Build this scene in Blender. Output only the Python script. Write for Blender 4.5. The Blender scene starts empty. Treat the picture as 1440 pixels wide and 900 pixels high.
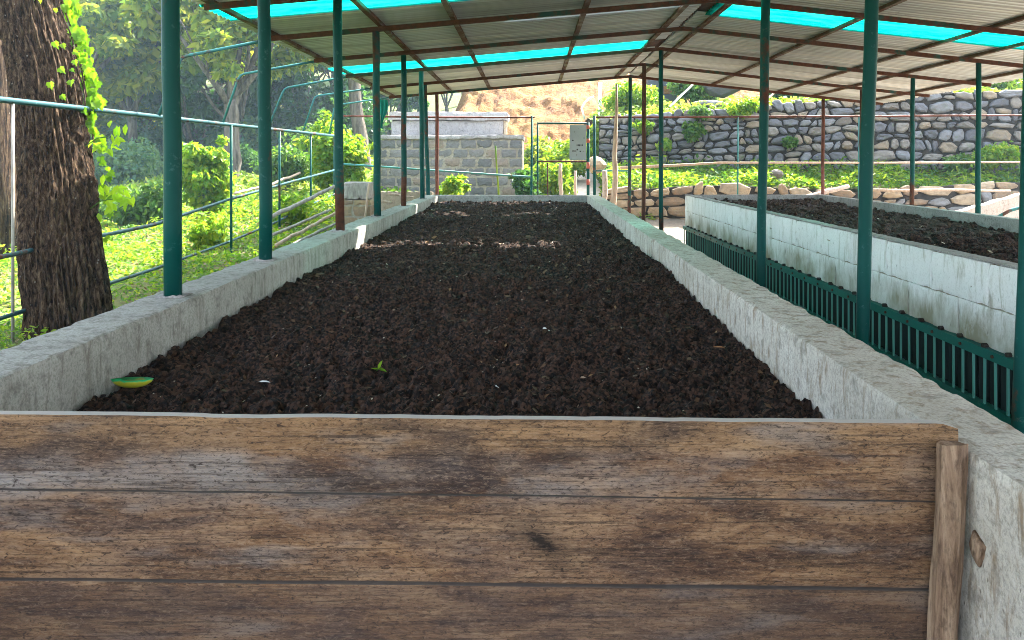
import bpy, math, random
import numpy as np
from mathutils import Vector, Matrix

random.seed(7); RNG = np.random.default_rng(11)
R = math.radians
scene = bpy.context.scene
COL = scene.collection

# ------------------------------------------------------------ camera / light
EYE = 1.70
F = 1080.0
cam_d = bpy.data.cameras.new('camera'); cam = bpy.data.objects.new('camera', cam_d); COL.objects.link(cam)
cam.location = (0, 0, EYE); cam.rotation_euler = (R(90), 0, 0)
cam_d.sensor_width = 36; cam_d.lens = 27.0
cam_d.shift_x = -25/1440; cam_d.shift_y = -229/1440
cam_d.clip_start = 0.05; cam_d.clip_end = 600
scene.camera = cam

SUN_EL, SUN_AZ = R(47), R(38)          # azimuth to the right of straight ahead
w = bpy.data.worlds.new('World'); scene.world = w; w.use_nodes = True
wn = w.node_tree.nodes; wl = w.node_tree.links
sky = wn.new('ShaderNodeTexSky'); sky.sky_type = 'NISHITA'; sky.sun_disc = False
sky.sun_elevation = SUN_EL; sky.sun_rotation = SUN_AZ
sky.dust_density = 3.0; sky.air_density = 1.0; sky.ozone_density = 1.0
hs = wn.new('ShaderNodeHueSaturation'); hs.inputs['Saturation'].default_value = .55
wl.new(sky.outputs[0], hs.inputs['Color']); wl.new(hs.outputs[0], wn['Background'].inputs[0]); wn['Background'].inputs[1].default_value = 0.15
sd = bpy.data.lights.new('sun', 'SUN'); sun = bpy.data.objects.new('sun', sd); COL.objects.link(sun)
sd.energy = 4.0; sd.angle = R(0.5); sd.color = (1, .95, .86)
sv = Vector((math.sin(SUN_AZ)*math.cos(SUN_EL), math.cos(SUN_AZ)*math.cos(SUN_EL), math.sin(SUN_EL)))
sun.rotation_euler = sv.to_track_quat('Z', 'Y').to_euler()
sun.location = (10, 10, 20)
scene.view_settings.view_transform = 'Standard'; scene.view_settings.look = 'None'
scene.view_settings.gamma = 1; scene.view_settings.exposure = 3.15
scene.render.engine = 'CYCLES'
scene.cycles.use_denoising = True
scene.cycles.max_bounces = 8; scene.cycles.transmission_bounces = 6; scene.cycles.volume_bounces = 1
scene.cycles.sample_clamp_indirect = 8
scene.cycles.filter_width = 0.9

# ------------------------------------------------------------ helpers
def at(px, py, Y):
    return Vector(((px-745)*Y/F, Y, EYE-(py-221)*Y/F))

def tag(o, label=None, cat=None, group=None, kind=None):
    if label: o['label'] = label
    if cat: o['category'] = cat
    if group: o['group'] = group
    if kind: o['kind'] = kind
    return o
def empty(name, loc=(0, 0, 0), rz=0, **k):
    o = bpy.data.objects.new(name, None); COL.objects.link(o)
    o.location = loc; o.rotation_euler = (0, 0, rz); o.empty_display_size = .2
    return tag(o, **k)
def link(name, me, parent=None, loc=None, rot=None, **k):
    o = bpy.data.objects.new(name, me); COL.objects.link(o)
    if parent: o.parent = parent
    if loc is not None: o.location = loc
    if rot is not None: o.rotation_euler = rot
    return tag(o, **k)
def mesh(name, V, Fs, mat=None, smooth=False):
    """V (n,3); Fs: int array (m,3|4) or list of arrays / lists"""
    me = bpy.data.meshes.new(name)
    V = np.asarray(V, dtype=np.float32)
    if isinstance(Fs, np.ndarray):
        Fs = [Fs]
    if len(Fs) and isinstance(Fs[0], np.ndarray) and Fs[0].ndim == 2:
        loops = np.concatenate([f.ravel() for f in Fs]).astype(np.int32)
        tot = np.concatenate([np.full(len(f), f.shape[1], np.int32) for f in Fs])
    else:
        loops = np.array([i for f in Fs for i in f], np.int32)
        tot = np.array([len(f) for f in Fs], np.int32)
    start = np.concatenate([[0], np.cumsum(tot)[:-1]]).astype(np.int32)
    me.vertices.add(len(V)); me.vertices.foreach_set('co', V.ravel())
    me.loops.add(len(loops)); me.loops.foreach_set('vertex_index', loops)
    me.polygons.add(len(tot)); me.polygons.foreach_set('loop_start', start); me.polygons.foreach_set('loop_total', tot)
    me.polygons.foreach_set('use_smooth', np.full(len(tot), smooth, bool))
    me.update(calc_edges=True); me.validate(verbose=False)
    if mat: me.materials.append(mat)
    return me

# lattice noise
def _h(ix, iy, iz, s):
    n = (ix*374761393 + iy*668265263 + iz*2147483647 % 1000003*97 + s*1274126177) & 0xffffffff
    n = ((n ^ (n >> 13))*1274126177) & 0xffffffff
    n = ((n ^ (n >> 16))*2246822519) & 0xffffffff
    return ((n ^ (n >> 15)) & 0xffffff)/float(0xffffff)
def vnoise(x, y, z=None, s=0):
    x = np.asarray(x, float); y = np.asarray(y, float)
    z = np.zeros_like(x) if z is None else np.asarray(z, float)
    x, y, z = np.broadcast_arrays(x, y, z)
    xi = np.floor(x).astype(np.int64); yi = np.floor(y).astype(np.int64); zi = np.floor(z).astype(np.int64)
    fx, fy, fz = x-xi, y-yi, z-zi
    fx = fx*fx*(3-2*fx); fy = fy*fy*(3-2*fy); fz = fz*fz*(3-2*fz)
    r = 0
    for a in (0, 1):
        for b in (0, 1):
            for c in (0, 1):
                r = r + _h(xi+a, yi+b, zi+c, s)*(fx if a else 1-fx)*(fy if b else 1-fy)*(fz if c else 1-fz)
    return r*2-1
def fbm(x, y, z=None, s=0, o=4):
    t = 0; a = 1; k = 1; n = 0
    for i in range(o):
        t = t + a*vnoise(np.asarray(x)*k, np.asarray(y)*k, None if z is None else np.asarray(z)*k, s+i*17); n += a; a *= .5; k *= 2.03
    return t/n
def lumps(x, y, cell, s, rmin=.45, rmax=.85):
    """height of scattered half balls, in units of the cell"""
    X = x/cell; Y = y/cell
    xi = np.floor(X).astype(np.int64); yi = np.floor(Y).astype(np.int64); best = np.zeros_like(X)
    for a in (-1, 0, 1):
        for b in (-1, 0, 1):
            cx = xi+a+_h(xi+a, yi+b, 0*xi, s); cy = yi+b+_h(xi+a, yi+b, 0*xi+1, s)
            r = rmin+(rmax-rmin)*_h(xi+a, yi+b, 0*xi+2, s)
            el = .7+.6*_h(xi+a, yi+b, 0*xi+3, s)
            d2 = (X-cx)**2*el+(Y-cy)**2/el
            best = np.maximum(best, np.sqrt(np.maximum(0, r*r-d2)))
    return best*cell

def rough_box(name, x0, x1, y0, y1, z0, z1, mat, nx=6, ny=6, nz=6, amp=.004, chip=.012, sc=6.0, yl=None, seed=0, smooth=False):
    xs = np.linspace(x0, x1, nx+1); ys = np.linspace(y0, y1, ny+1) if yl is None else np.asarray(yl); zs = np.linspace(z0, z1, nz+1)
    VV, FF, off = [], [], 0
    def add(P, flip):
        nonlocal off
        a, b = P.shape[:2]
        idx = np.arange(a*b).reshape(a, b)+off
        q = np.stack([idx[:-1, :-1], idx[1:, :-1], idx[1:, 1:], idx[:-1, 1:]], -1).reshape(-1, 4)
        if flip: q = q[:, ::-1]
        VV.append(P.reshape(-1, 3)); FF.append(q); off += a*b
    def g(u, v): return np.meshgrid(u, v, indexing='ij')
    A, B = g(xs, ys); add(np.stack([A, B, A*0+z1], -1), False); add(np.stack([A, B, A*0+z0], -1), True)
    A, B = g(xs, zs); add(np.stack([A, A*0+y0, B], -1), False); add(np.stack([A, A*0+y1, B], -1), True)
    A, B = g(ys, zs); add(np.stack([A*0+x1, A, B], -1), False); add(np.stack([A*0+x0, A, B], -1), True)
    V = np.concatenate(VV); Fq = np.concatenate(FF)
    x, y, z = V.T
    s = seed*31
    D = np.stack([fbm(x*sc, y*sc, z*sc, s+1), fbm(x*sc, y*sc, z*sc, s+2), fbm(x*sc, y*sc, z*sc, s+3)], -1)*amp
    # chipped arrises: pull towards the middle near edges
    cx, cy, cz = (x0+x1)/2, (y0+y1)/2, (z0+z1)/2
    dx = np.minimum(x-x0, x1-x); dy = np.minimum(y-y0, y1-y); dz = np.minimum(z-z0, z1-z)
    near = [np.clip(1-d/(chip*2.2+1e-6), 0, 1) for d in (dx, dy, dz)]
    two = np.maximum(np.maximum(near[0]*near[1], near[1]*near[2]), near[0]*near[2])
    n = np.clip(fbm(x*sc*3, y*sc*3, z*sc*3, s+9, 3)+.35, 0.12, 1)
    k = two*n*chip
    dirv = np.stack([np.sign(cx-x)*near[0], np.sign(cy-y)*near[1], np.sign(cz-z)*near[2]], -1)
    V = V+D+dirv*k[:, None]
    return mesh(name, V, Fq, mat, smooth)

def tube_arrays(path, rad, n=10, cap=True, seed=None, wob=0):
    P = [Vector(p) for p in path]; m = len(P)
    rad = [rad]*m if not hasattr(rad, '__len__') else list(rad)
    V = []; Q = []
    up = None
    for i, p in enumerate(P):
        t = (P[min(i+1, m-1)]-P[max(i-1, 0)]).normalized()
        if up is None:
            up = Vector((1, 0, 0)) if abs(t.x) < .8 else Vector((0, 0, 1))
        a = (up-t*up.dot(t)).normalized(); b = t.cross(a); up = a
        for k in range(n):
            th = 2*math.pi*k/n
            r = rad[i]
            if wob: r *= 1+wob*float(vnoise(k*.9+.5, i*.7+.5, 0.5, seed or 0))
            V.append(p+a*(r*math.cos(th))+b*(r*math.sin(th)))
    for i in range(m-1):
        for k in range(n):
            Q.append((i*n+k, i*n+(k+1) % n, (i+1)*n+(k+1) % n, (i+1)*n+k))
    if cap:
        Q.append(tuple(range(n))[::-1]); Q.append(tuple((m-1)*n+k for k in range(n)))
    return V, Q
def tube(name, path, rad, mat, n=10, parent=None, seed=None, wob=0, smooth=True, **k):
    V, Q = tube_arrays(path, rad, n, True, seed, wob)
    me = mesh(name, V, Q, mat, smooth)
    return link(name, me, parent, **k)
def box_mesh(name, x0, x1, y0, y1, z0, z1, mat, bev=0.0):
    V = [(x, y, z) for x in (x0, x1) for y in (y0, y1) for z in (z0, z1)]
    Q = [(0, 1, 3, 2), (4, 6, 7, 5), (0, 4, 5, 1), (2, 3, 7, 6), (0, 2, 6, 4), (1, 5, 7, 3)]
    return mesh(name, V, Q, mat)
def bar(name, a, b, wd, ht, mat, parent=None, **k):
    """rectangular bar from a to b, width wd (sideways), height ht (up)"""
    a = Vector(a); b = Vector(b); t = (b-a).normalized()
    s = t.cross(Vector((0, 0, 1))); s = Vector((1, 0, 0)) if s.length < .01 else s.normalized()
    u = s.cross(t)
    V = [p+s*(i*wd/2)+u*(j*ht/2) for p in (a, b) for i in (-1, 1) for j in (-1, 1)]
    Q = [(0, 1, 3, 2), (4, 6, 7, 5), (0, 4, 5, 1), (2, 3, 7, 6), (0, 2, 6, 4), (1, 5, 7, 3)]
    return link(name, mesh(name, V, Q, mat), parent, **k)

# ------------------------------------------------------------ materials
class NT:
    def __init__(s, name):
        s.m = bpy.data.materials.new(name); s.m.use_nodes = True
        s.t = s.m.node_tree; s.n = s.t.nodes; s.l = s.t.links
        s.p = s.n['Principled BSDF']; s.out = s.n['Material Output']
        s.pos = s.n.new('ShaderNodeNewGeometry').outputs['Position']
    def set(s, inp, v):
        if isinstance(v, (int, float)): inp.default_value = v
        elif isinstance(v, (tuple, list)): inp.default_value = tuple(v)+((1,) if len(v) == 3 and len(inp.default_value) == 4 else ())
        else: s.l.new(v, inp)
    def vec(s, sc, src=None):
        n = s.n.new('ShaderNodeMapping'); s.l.new(src or s.pos, n.inputs[0]); n.inputs['Scale'].default_value = sc if hasattr(sc, '__len__') else (sc,)*3
        return n.outputs[0]
    def noise(s, scale, detail=4, rough=.55, st=(1, 1, 1), dist=0, src=None):
        n = s.n.new('ShaderNodeTexNoise'); s.l.new(s.vec(st, src), n.inputs['Vector'])
        n.inputs['Scale'].default_value = scale; n.inputs['Detail'].default_value = detail; n.inputs['Roughness'].default_value = rough
        n.inputs['Distortion'].default_value = dist
        return n.outputs['Fac']
    def voro(s, scale, st=(1, 1, 1), feat='F1', src=None, out='Distance'):
        n = s.n.new('ShaderNodeTexVoronoi'); n.feature = feat; s.l.new(s.vec(st, src), n.inputs['Vector']); n.inputs['Scale'].default_value = scale
        return n.outputs[out]
    def ramp(s, f, stops, interp='LINEAR'):
        n = s.n.new('ShaderNodeValToRGB'); s.set(n.inputs[0], f); e = n.color_ramp.elements; n.color_ramp.interpolation = interp
        while len(e) < len(stops): e.new(.5)
        for i, (p, c) in enumerate(stops):
            e[i].position = p; e[i].color = (c if hasattr(c, '__len__') else (c, c, c))+((1,) if not hasattr(c, '__len__') or len(c) == 3 else ())
        return n.outputs[0]
    def mix(s, f, a, b, mode='MIX'):
        n = s.n.new('ShaderNodeMix'); n.data_type = 'RGBA'; n.blend_type = mode
        s.set(n.inputs['Factor'], f)
        s.set(n.inputs[6], a); s.set(n.inputs[7], b)
        return n.outputs[2]
    def math(s, op, a, b=0.0, clamp=False):
        n = s.n.new('ShaderNodeMath'); n.operation = op; n.use_clamp = clamp; s.set(n.inputs[0], a); s.set(n.inputs[1], b)
        return n.outputs[0]
    def xyz(s, src=None):
        n = s.n.new('ShaderNodeSeparateXYZ'); s.l.new(src or s.pos, n.inputs[0]); return n.outputs
    def bump(s, h, dist=.01, strength=1.0, nrm=None):
        n = s.n.new('ShaderNodeBump'); s.set(n.inputs['Height'], h); n.inputs['Distance'].default_value = dist; n.inputs['Strength'].default_value = strength
        if nrm: s.l.new(nrm, n.inputs['Normal'])
        s.l.new(n.outputs[0], s.p.inputs['Normal']); return n.outputs[0]
    def rnd(s):
        return s.n.new('ShaderNodeObjectInfo').outputs['Random']
    def island(s):
        n = s.n.new('ShaderNodeNewGeometry'); return n.outputs['Random Per Island']
    def fin(s, col, rough=.8, metal=0, spec=.3):
        s.set(s.p.inputs['Base Color'], col); s.set(s.p.inputs['Roughness'], rough); s.set(s.p.inputs['Metallic'], metal)
        s.p.inputs['Specular IOR Level'].default_value = spec
        return s.m

def plaster(name, c1, c2, stain, staincol, streak=.5):
    t = NT(name)
    n1 = t.noise(2.2, 6, .6); n2 = t.noise(14, 6, .65); st = t.noise(7, 7, .7, (3.0, 3.0, .8), .5)
    col = t.mix(t.ramp(n1, [(.3, 0.), (.7, 1.)]), c1, c2)
    col = t.mix(t.math('MULTIPLY', t.ramp(st, [(.5, 0.), (.66, 1.)]), streak), col, staincol)
    col = t.mix(t.ramp(n2, [(.30, .8), (.46, 0.)]), col, tuple(x*.42 for x in c1))
    pits = t.voro(38, (1, 1, .7)); pm = t.ramp(pits, [(.0, 1.), (.16, 0.)])
    pk = t.math('MULTIPLY', pm, t.ramp(t.noise(7, 2), [(.5, 0.), (.6, 1.)]))
    col = t.mix(t.math('MULTIPLY', pk, .7), col, tuple(x*.35 for x in staincol))
    fine = t.noise(90, 5, .7)
    col = t.mix(t.ramp(fine, [(.35, .6), (.55, 0.)]), col, tuple(x*.45 for x in c1))
    h = t.math('ADD', t.math('MULTIPLY', n2, .8), t.math('MULTIPLY', fine, .35))
    h = t.math('SUBTRACT', h, t.math('MULTIPLY', pk, .5))
    t.bump(h, .012, .8)
    return t.fin(col, .88)

def make_mats():
    M = {}
    M['plaster_left'] = plaster('grey_plaster', (.32, .30, .265), (.46, .44, .40), .4, (.17, .15, .12), .85)
    M['plaster_right'] = plaster('pale_plaster', (.48, .43, .36), (.72, .68, .62), .5, (.28, .20, .13), .95)
    # white painted blocks with algae towards their feet
    t = NT('whitewashed_block')
    n1 = t.noise(1.7, 5); col = t.mix(t.ramp(n1, [(.3, 0.), (.7, 1.)]), (.76, .755, .74), (.88, .87, .86))
    z = t.xyz()[2]
    low = t.ramp(z, [(.42, 1.), (.72, 0.)])      # world z 0.41..0.72 is the lower course
    alg = t.math('ADD', t.math('MULTIPLY', t.noise(8, 7, .75, (1, 1, .38), .5), 1.0), t.math('MULTIPLY', t.noise(1.8, 2), .35))
    k = t.math('MULTIPLY', low, 1.0); k = t.math('ADD', t.math('MULTIPLY', k, .55), alg)
    col = t.mix(t.ramp(k, [(.92, 0.), (.93, 0.)]), col, (.22, .195, .11))
    k2 = t.math('MULTIPLY', k, .6); pa = t.ramp(t.noise(3.1, 4, .6, (1, 1, .6)), [(.36, .15), (.6, 1.)])
    col = t.mix(t.math('MULTIPLY', t.ramp(k2, [(.43, 0.), (.62, .85)]), pa), col, (.25, .215, .12))
    stk = t.noise(9, 7, .7, (1.5, 1.5, .28), .5)
    col = t.mix(t.ramp(stk, [(.54, 0.), (.66, .6)]), col, (.33, .31, .22))
    sp = t.voro(16, (1, 1, .45)); col = t.mix(t.ramp(sp, [(.0, .75), (.11, 0.)]), col, (.10, .10, .09))
    f = t.noise(60, 5, .7); col = t.mix(t.ramp(f, [(.3, .3), (.5, 0.)]), col, (.32, .33, .3))
    t.bump(t.math('ADD', f, t.noise(12, 4)), .006, .7)
    M['whitewash'] = t.fin(col, .8)
    # mortar/dark joints
    t = NT('joint_mortar'); M['mortar'] = t.fin(t.ramp(t.noise(20, 4), [(.3, (.24, .21, .16)), (.7, (.38, .34, .27))]), .95)
    t = NT('dark_earth_joint'); M['joint_dark'] = t.fin(t.ramp(t.noise(9, 4), [(.3, (.018, .015, .013)), (.7, (.055, .045, .035))]), 1)  # very dark earth, the joints' own colour
    # planks
    t = NT('weathered_plank')
    ri = t.rnd()
    n0 = t.noise(1.6, 5, .6, (1, 1, 3.0), .4)
    n1 = t.noise(3.4, 7, .68, (1, 1, 4.5), .7)
    gr = t.noise(9, 8, .72, (1, 1, 16), .8)
    fi = t.noise(75, 6, .78, (.6, 1, 1.8), 1.2)
    col = t.ramp(n1, [(.30, (.034, .018, .012)), (.41, (.125, .060, .032)), (.52, (.235, .122, .060)), (.66, (.39, .225, .115))])
    z = t.xyz()[2]; xx = t.xyz()[0]
    # grey weathered top plank
    top = t.ramp(z, [(.86, 0.), (.96, 1.)])
    gp = t.ramp(t.noise(2.6, 5, .6, (1, 1, 2.2), .5), [(.42, 0.), (.60, 1.)])
    gx = t.ramp(t.math('MULTIPLY', t.math('ADD', xx, 1.7), .37), [(.0, 1.), (.55, .75), (1.0, .15)])
    gk = t.math('MULTIPLY', t.math('MULTIPLY', gp, gx), t.ramp(z, [(.84, .12), (.90, .9), (.97, .8), (1.04, .1)]))
    col = t.mix(gk, col, (.36, .325, .30))
    col = t.mix(t.math('MULTIPLY', t.ramp(z, [(.97, 0.), (1.04, .5)]), .6), col, (.40, .24, .11))
    col = t.mix(t.ramp(n0, [(.34, .75), (.48, 0.)]), col, (.045, .030, .028))
    st2 = t.noise(2.3, 4, .55, (1, 1, 5), .2); col = t.mix(t.ramp(st2, [(.56, 0.), (.68, .6)]), col, (.26, .215, .19))
    ln = t.noise(2.6, 7, .75, (1, 1, 42), .12); col = t.mix(t.ramp(ln, [(.39, .65), (.47, 0.)]), col, (.03, .018, .013))
    # lighter, yellower flecks of bare fibre and dark fibre
    col = t.mix(t.ramp(fi, [(.53, 0.), (.62, .42)]), col, (.42, .29, .19))
    col = t.mix(t.ramp(fi, [(.38, .9), (.48, 0.)]), col, (.03, .018, .012))
    col = t.mix(t.ramp(gr, [(.34, .65), (.46, 0.)]), col, (.05, .03, .02))
    kx = t.math('MULTIPLY', t.math('SUBTRACT', xx, .03), .55); kz = t.math('ADD', t.math('SUBTRACT', z, .762), t.math('MULTIPLY', kx, .9))
    kd = t.math('SQRT', t.math('ADD', t.math('MULTIPLY', kx, kx), t.math('MULTIPLY', kz, kz))); kd = t.math('ADD', kd, t.math('MULTIPLY', t.math('SUBTRACT', fi, .5), .05))
    col = t.mix(t.ramp(kd, [(.010, .95), (.026, .4), (.07, 0.)]), col, (.012, .008, .007))
    kv = t.voro(1.15, (1, 1, 3.5)); knot = t.ramp(kv, [(.0, 1.), (.055, .6), (.09, 0.)])
    col = t.mix(t.math('MULTIPLY', knot, .8), col, (.025, .016, .012))
    col = t.mix(t.math('MULTIPLY', t.math('LESS_THAN', z, .66), .35), col, (.075, .048, .04))
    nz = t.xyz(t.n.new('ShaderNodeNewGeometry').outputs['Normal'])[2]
    col = t.mix(t.ramp(nz, [(.6, 0.), (.85, .85)]), col, t.mix(t.math('GREATER_THAN', z, 1.03), (.17, .14, .12), (.55, .52, .49)))  # top faces painted paler by normal, imitating light from above
    t.bump(t.math('ADD', t.math('MULTIPLY', fi, .8), gr), .007, 1.0)
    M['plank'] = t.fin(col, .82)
    t = NT('split_stake_wood')
    g = t.noise(14, 7, .7, (2.2, 2.2, .28), .5); col = t.ramp(g, [(.3, (.08, .045, .028)), (.45, (.24, .15, .095)), (.65, (.44, .31, .21)), (.8, (.52, .40, .30))])
    fi = t.noise(60, 5, .7, (1, 1, .4)); col = t.mix(t.ramp(fi, [(.34, .6), (.5, 0.)]), col, (.06, .035, .022))
    t.bump(t.math('ADD', g, fi), .008, .9); M['stake'] = t.fin(col, .85)
    t = NT('pale_stick_wood')
    g = t.noise(7, 6, .7, (3, 3, .6)); M['stick'] = t.fin(t.ramp(g, [(.3, (.30, .20, .13)), (.7, (.58, .45, .34))]), .85)
    t = NT('grey_board_wood')
    g = t.noise(6, 6, .7, (3, 3, .8)); M['greywood'] = t.fin(t.ramp(g, [(.3, (.16, .14, .12)), (.7, (.40, .37, .33))]), .9)
    # compost
    t = NT('dark_compost')
    n = t.noise(30, 6, .7); isl = t.noise(3, 4)
    col = t.ramp(n, [(.34, (.003, .002, .0018)), (.5, (.028, .0155, .011)), (.66, (.105, .052, .031))])
    col = t.mix(t.ramp(isl, [(.4, 0.), (.7, .3)]), col, (.036, .022, .017))
    col = t.mix(t.ramp(t.island(), [(.7, 0.), (1., .6)]), col, (.12, .08, .062))
    cr = t.n.new('ShaderNodeTexVoronoi'); cr.inputs['Scale'].default_value = 88; t.l.new(t.pos, cr.inputs['Vector'])
    cc = t.xyz(cr.outputs['Color'])[0]; col = t.mix(t.ramp(cc, [(.55, 0.), (.95, .6)]), col, (.13, .065, .038)); col = t.mix(t.ramp(cc, [(.15, .85), (.5, 0.)]), col, (.004, .003, .0025))
    fl = t.voro(70); col = t.mix(t.math('MULTIPLY', t.ramp(fl, [(.0, 1.), (.13, 0.)]), t.ramp(t.noise(11, 2), [(.5, 0.), (.62, .7)])), col, (.13, .09, .06))
    t.bump(t.math('ADD', t.noise(120, 5, .75), n), .01, 1.0)
    M['compost'] = t.fin(col, .93, 0, .25)
    # steel
    def paint(name, base, rustamt, dark=(.05, .02, .012), foot=0):
        t = NT(name)
        n = t.noise(2.1, 5, .6, (1.6, 1.6, .8)); m = t.noise(18, 5, .7)
        r = t.math('ADD', n, t.math('MULTIPLY', t.math('SUBTRACT', m, .5), .35))
        if foot: r = t.math('ADD', r, t.math('MULTIPLY', t.ramp(t.xyz()[2], [(.0, 1.), (1.0, 0.)]) if foot == 2 else t.ramp(t.math('SUBTRACT', t.xyz()[2], 1.0), [(.0, 1.), (.75, 0.)]), .22))
        k = t.ramp(r, [(max(.0, 1-rustamt-.05), 0.), (min(1., 1-rustamt+.05), 1.)])
        c = t.mix(t.noise(3, 4), base, tuple(x*.72 for x in base))
        fade = t.mix(t.ramp(m, [(.6, 0.), (.75, .35)]), c, (.16, .30, .28))
        rust = t.ramp(m, [(.3, dark), (.7, (.13, .05, .028))])
        col = t.mix(k, fade, rust)
        t.bump(m, .002, .6)
        return t.fin(col, t.mix(k, (.45,)*3, (.8,)*3), 0, .12)
    M['teal'] = paint('teal_gloss_paint', (.001, .070, .060), .36)
    M['teal_pale'] = paint('sunfaded_teal_paint', (.05, .20, .185), .38)
    M['teal_rusty'] = paint('rust_eaten_teal_paint', (.002, .072, .062), .37, foot=1)
    M['rust'] = paint('brown_rusted_steel', (.10, .045, .028), .55, (.045, .022, .015))
    M['red_primer'] = paint('red_oxide_steel', (.18, .06, .045), .5)
    M['rafter'] = paint('rusted_rafter_steel', (.02, .07, .055), .60)
    M['purlin'] = paint('dusty_brown_purlin_steel', (.12, .075, .042), .50, (.06, .03, .018))
    M['pipe_grey'] = paint('worn_grey_teal_pipe', (.035, .10, .11), .40)
    M['vent'] = paint('green_vent_paint', (.01, .16, .135), .27)
    M['vent_bar'] = paint('light_teal_bar_paint', (.13, .42, .37), .25)
    M['vent_dark'] = NT('dark_green_louvre_sheet').fin((.003, .020, .017), .5)
    M['vent_inner'] = NT('painted_shade_chamber').fin((.004, .006, .006), .9)  # near-black colour stands in for the shade inside the vents
    # roof sheet
    t = NT('galvanised_roof_sheet')
    n = t.noise(1.2, 4, .6, (.6, 3, 1)); s = t.noise(4, 5, .6, (.12, 5, 1)); ri = t.rnd()
    col = t.mix(n, (.62, .68, .72), (.77, .81, .83)); col = t.mix(t.ramp(s, [(.5, 0.), (.62, .7)]), col, (.74, .71, .62)); col = t.mix(t.ramp(s, [(.32, .5), (.42, 0.)]), col, (.30, .29, .28))
    col = t.mix(t.ramp(t.noise(9, 5, .7), [(.28, .5), (.4, 0.)]), col, (.22, .16, .10))
    col = t.mix(t.math('MULTIPLY', ri, .35), col, (.30, .32, .31))
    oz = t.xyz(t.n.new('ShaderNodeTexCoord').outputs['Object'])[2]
    col = t.mix(t.ramp(t.math('ADD', t.math('MULTIPLY', oz, 24.0), t.math('ADD', t.math('MULTIPLY', s, .4), .28)), [(.06, .72), (.36, 0.)]), col, (.20, .20, .195))  # troughs darkened in colour to imitate shading of the corrugation
    M['sheet'] = t.fin(col, .4, .25, .5)
    t = NT('translucent_green_sheet')
    tr = t.n.new('ShaderNodeBsdfTranslucent'); tr.inputs[0].default_value = (.0, .50, .40, 1)
    dn = t.ramp(t.noise(5, 5, .7, (.3, 2.5, 1)), [(.30, (.0, .16, .11)), (.44, (.0, .34, .25)), (.7, (.01, .42, .32))]); t.l.new(dn, tr.inputs[0])
    tp = t.n.new('ShaderNodeBsdfTransparent'); tp.inputs[0].default_value = (.12, .60, .50, 1)
    df = t.n.new('ShaderNodeBsdfDiffuse'); df.inputs[0].default_value = (.0, .40, .32, 1)
    m1 = t.n.new('ShaderNodeMixShader'); m1.inputs[0].default_value = .07; t.l.new(tr.outputs[0], m1.inputs[1]); t.l.new(tp.outputs[0], m1.inputs[2])
    m2 = t.n.new('ShaderNodeMixShader'); m2.inputs[0].default_value = .15; t.l.new(m1.outputs[0], m2.inputs[1]); t.l.new(df.outputs[0], m2.inputs[2])
    t.l.new(m2.outputs[0], t.out.inputs[0]); M['green_sheet'] = t.m
    # stones, by object
    def stone(name, stops, rough=.85):
        t = NT(name); r = t.rnd()
        c = t.ramp(r, stops, 'CONSTANT'); n = t.noise(7, 6, .65); f = t.noise(40, 5, .7)
        c = t.mix(t.ramp(n, [(.35, .5), (.6, 0.)]), c, (.10, .09, .075))
        c = t.mix(t.ramp(t.noise(5, 4), [(.62, 0.), (.72, .5)]), c, (.09, .13, .04))
        c = t.mix(t.ramp(f, [(.55, 0.), (.75, .25)]), c, (.42, .40, .36))
        t.bump(t.math('ADD', n, t.math('MULTIPLY', f, .4)), .03, .8)
        return t.fin(c, rough)
    M['basalt'] = stone('grey_fieldstone', [(0, (.125, .125, .135)), (.25, (.18, .18, .185)), (.45, (.085, .085, .095)), (.62, (.21, .185, .155)), (.78, (.24, .185, .125)), (.9, (.14, .12, .10))])
    M['tanstone'] = stone('tan_fieldstone', [(0, (.30, .205, .12)), (.3, (.38, .27, .155)), (.55, (.26, .175, .105)), (.75, (.42, .32, .21)), (.9, (.22, .22, .22))])
    M['block'] = stone('grey_concrete_block', [(0, (.18, .175, .17)), (.3, (.23, .22, .21)), (.6, (.14, .14, .14)), (.85, (.28, .22, .17))])
    M['coping'] = plaster('cement_coping', (.30, .28, .27), (.46, .43, .41), .3, (.22, .19, .17))
    M['tanplaster'] = plaster('tan_cement_render', (.36, .28, .19), (.46, .37, .26), .3, (.24, .16, .10))
    M['pinkkerb'] = plaster('pinkish_kerb_cement', (.55, .42, .34), (.68, .56, .47), .3, (.38, .26, .18))
    # bark
    def bark(name, a, b, c, sc):
        t = NT(name)
        n = t.noise(sc, 7, .70, (1.6, 1.6, .13), .35); m = t.noise(sc*1.7, 5, .7, (1, 1, .5))
        h = t.math('ADD', n, t.math('MULTIPLY', m, .35))
        col = t.ramp(h, [(.54, a), (.68, b), (.90, c)])
        col = t.mix(t.math('MULTIPLY', t.ramp(t.voro(sc*.9, (1, 1, .7)), [(.0, 1.), (.16, 0.)]), t.ramp(t.noise(sc*.35, 3), [(.45, 0.), (.6, .9)])), col, (.36, .34, .29))
        t.bump(h, .06, 1.0)
        return t.fin(col, .9, 0, .1)
    M['bark'] = bark('rough_brown_bark', (.006, .0035, .0025), (.058, .034, .020), (.20, .135, .082), 19)
    M['bark_grey'] = bark('smooth_grey_bark', (.05, .042, .033), (.12, .10, .08), (.21, .19, .155), 5)
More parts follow.
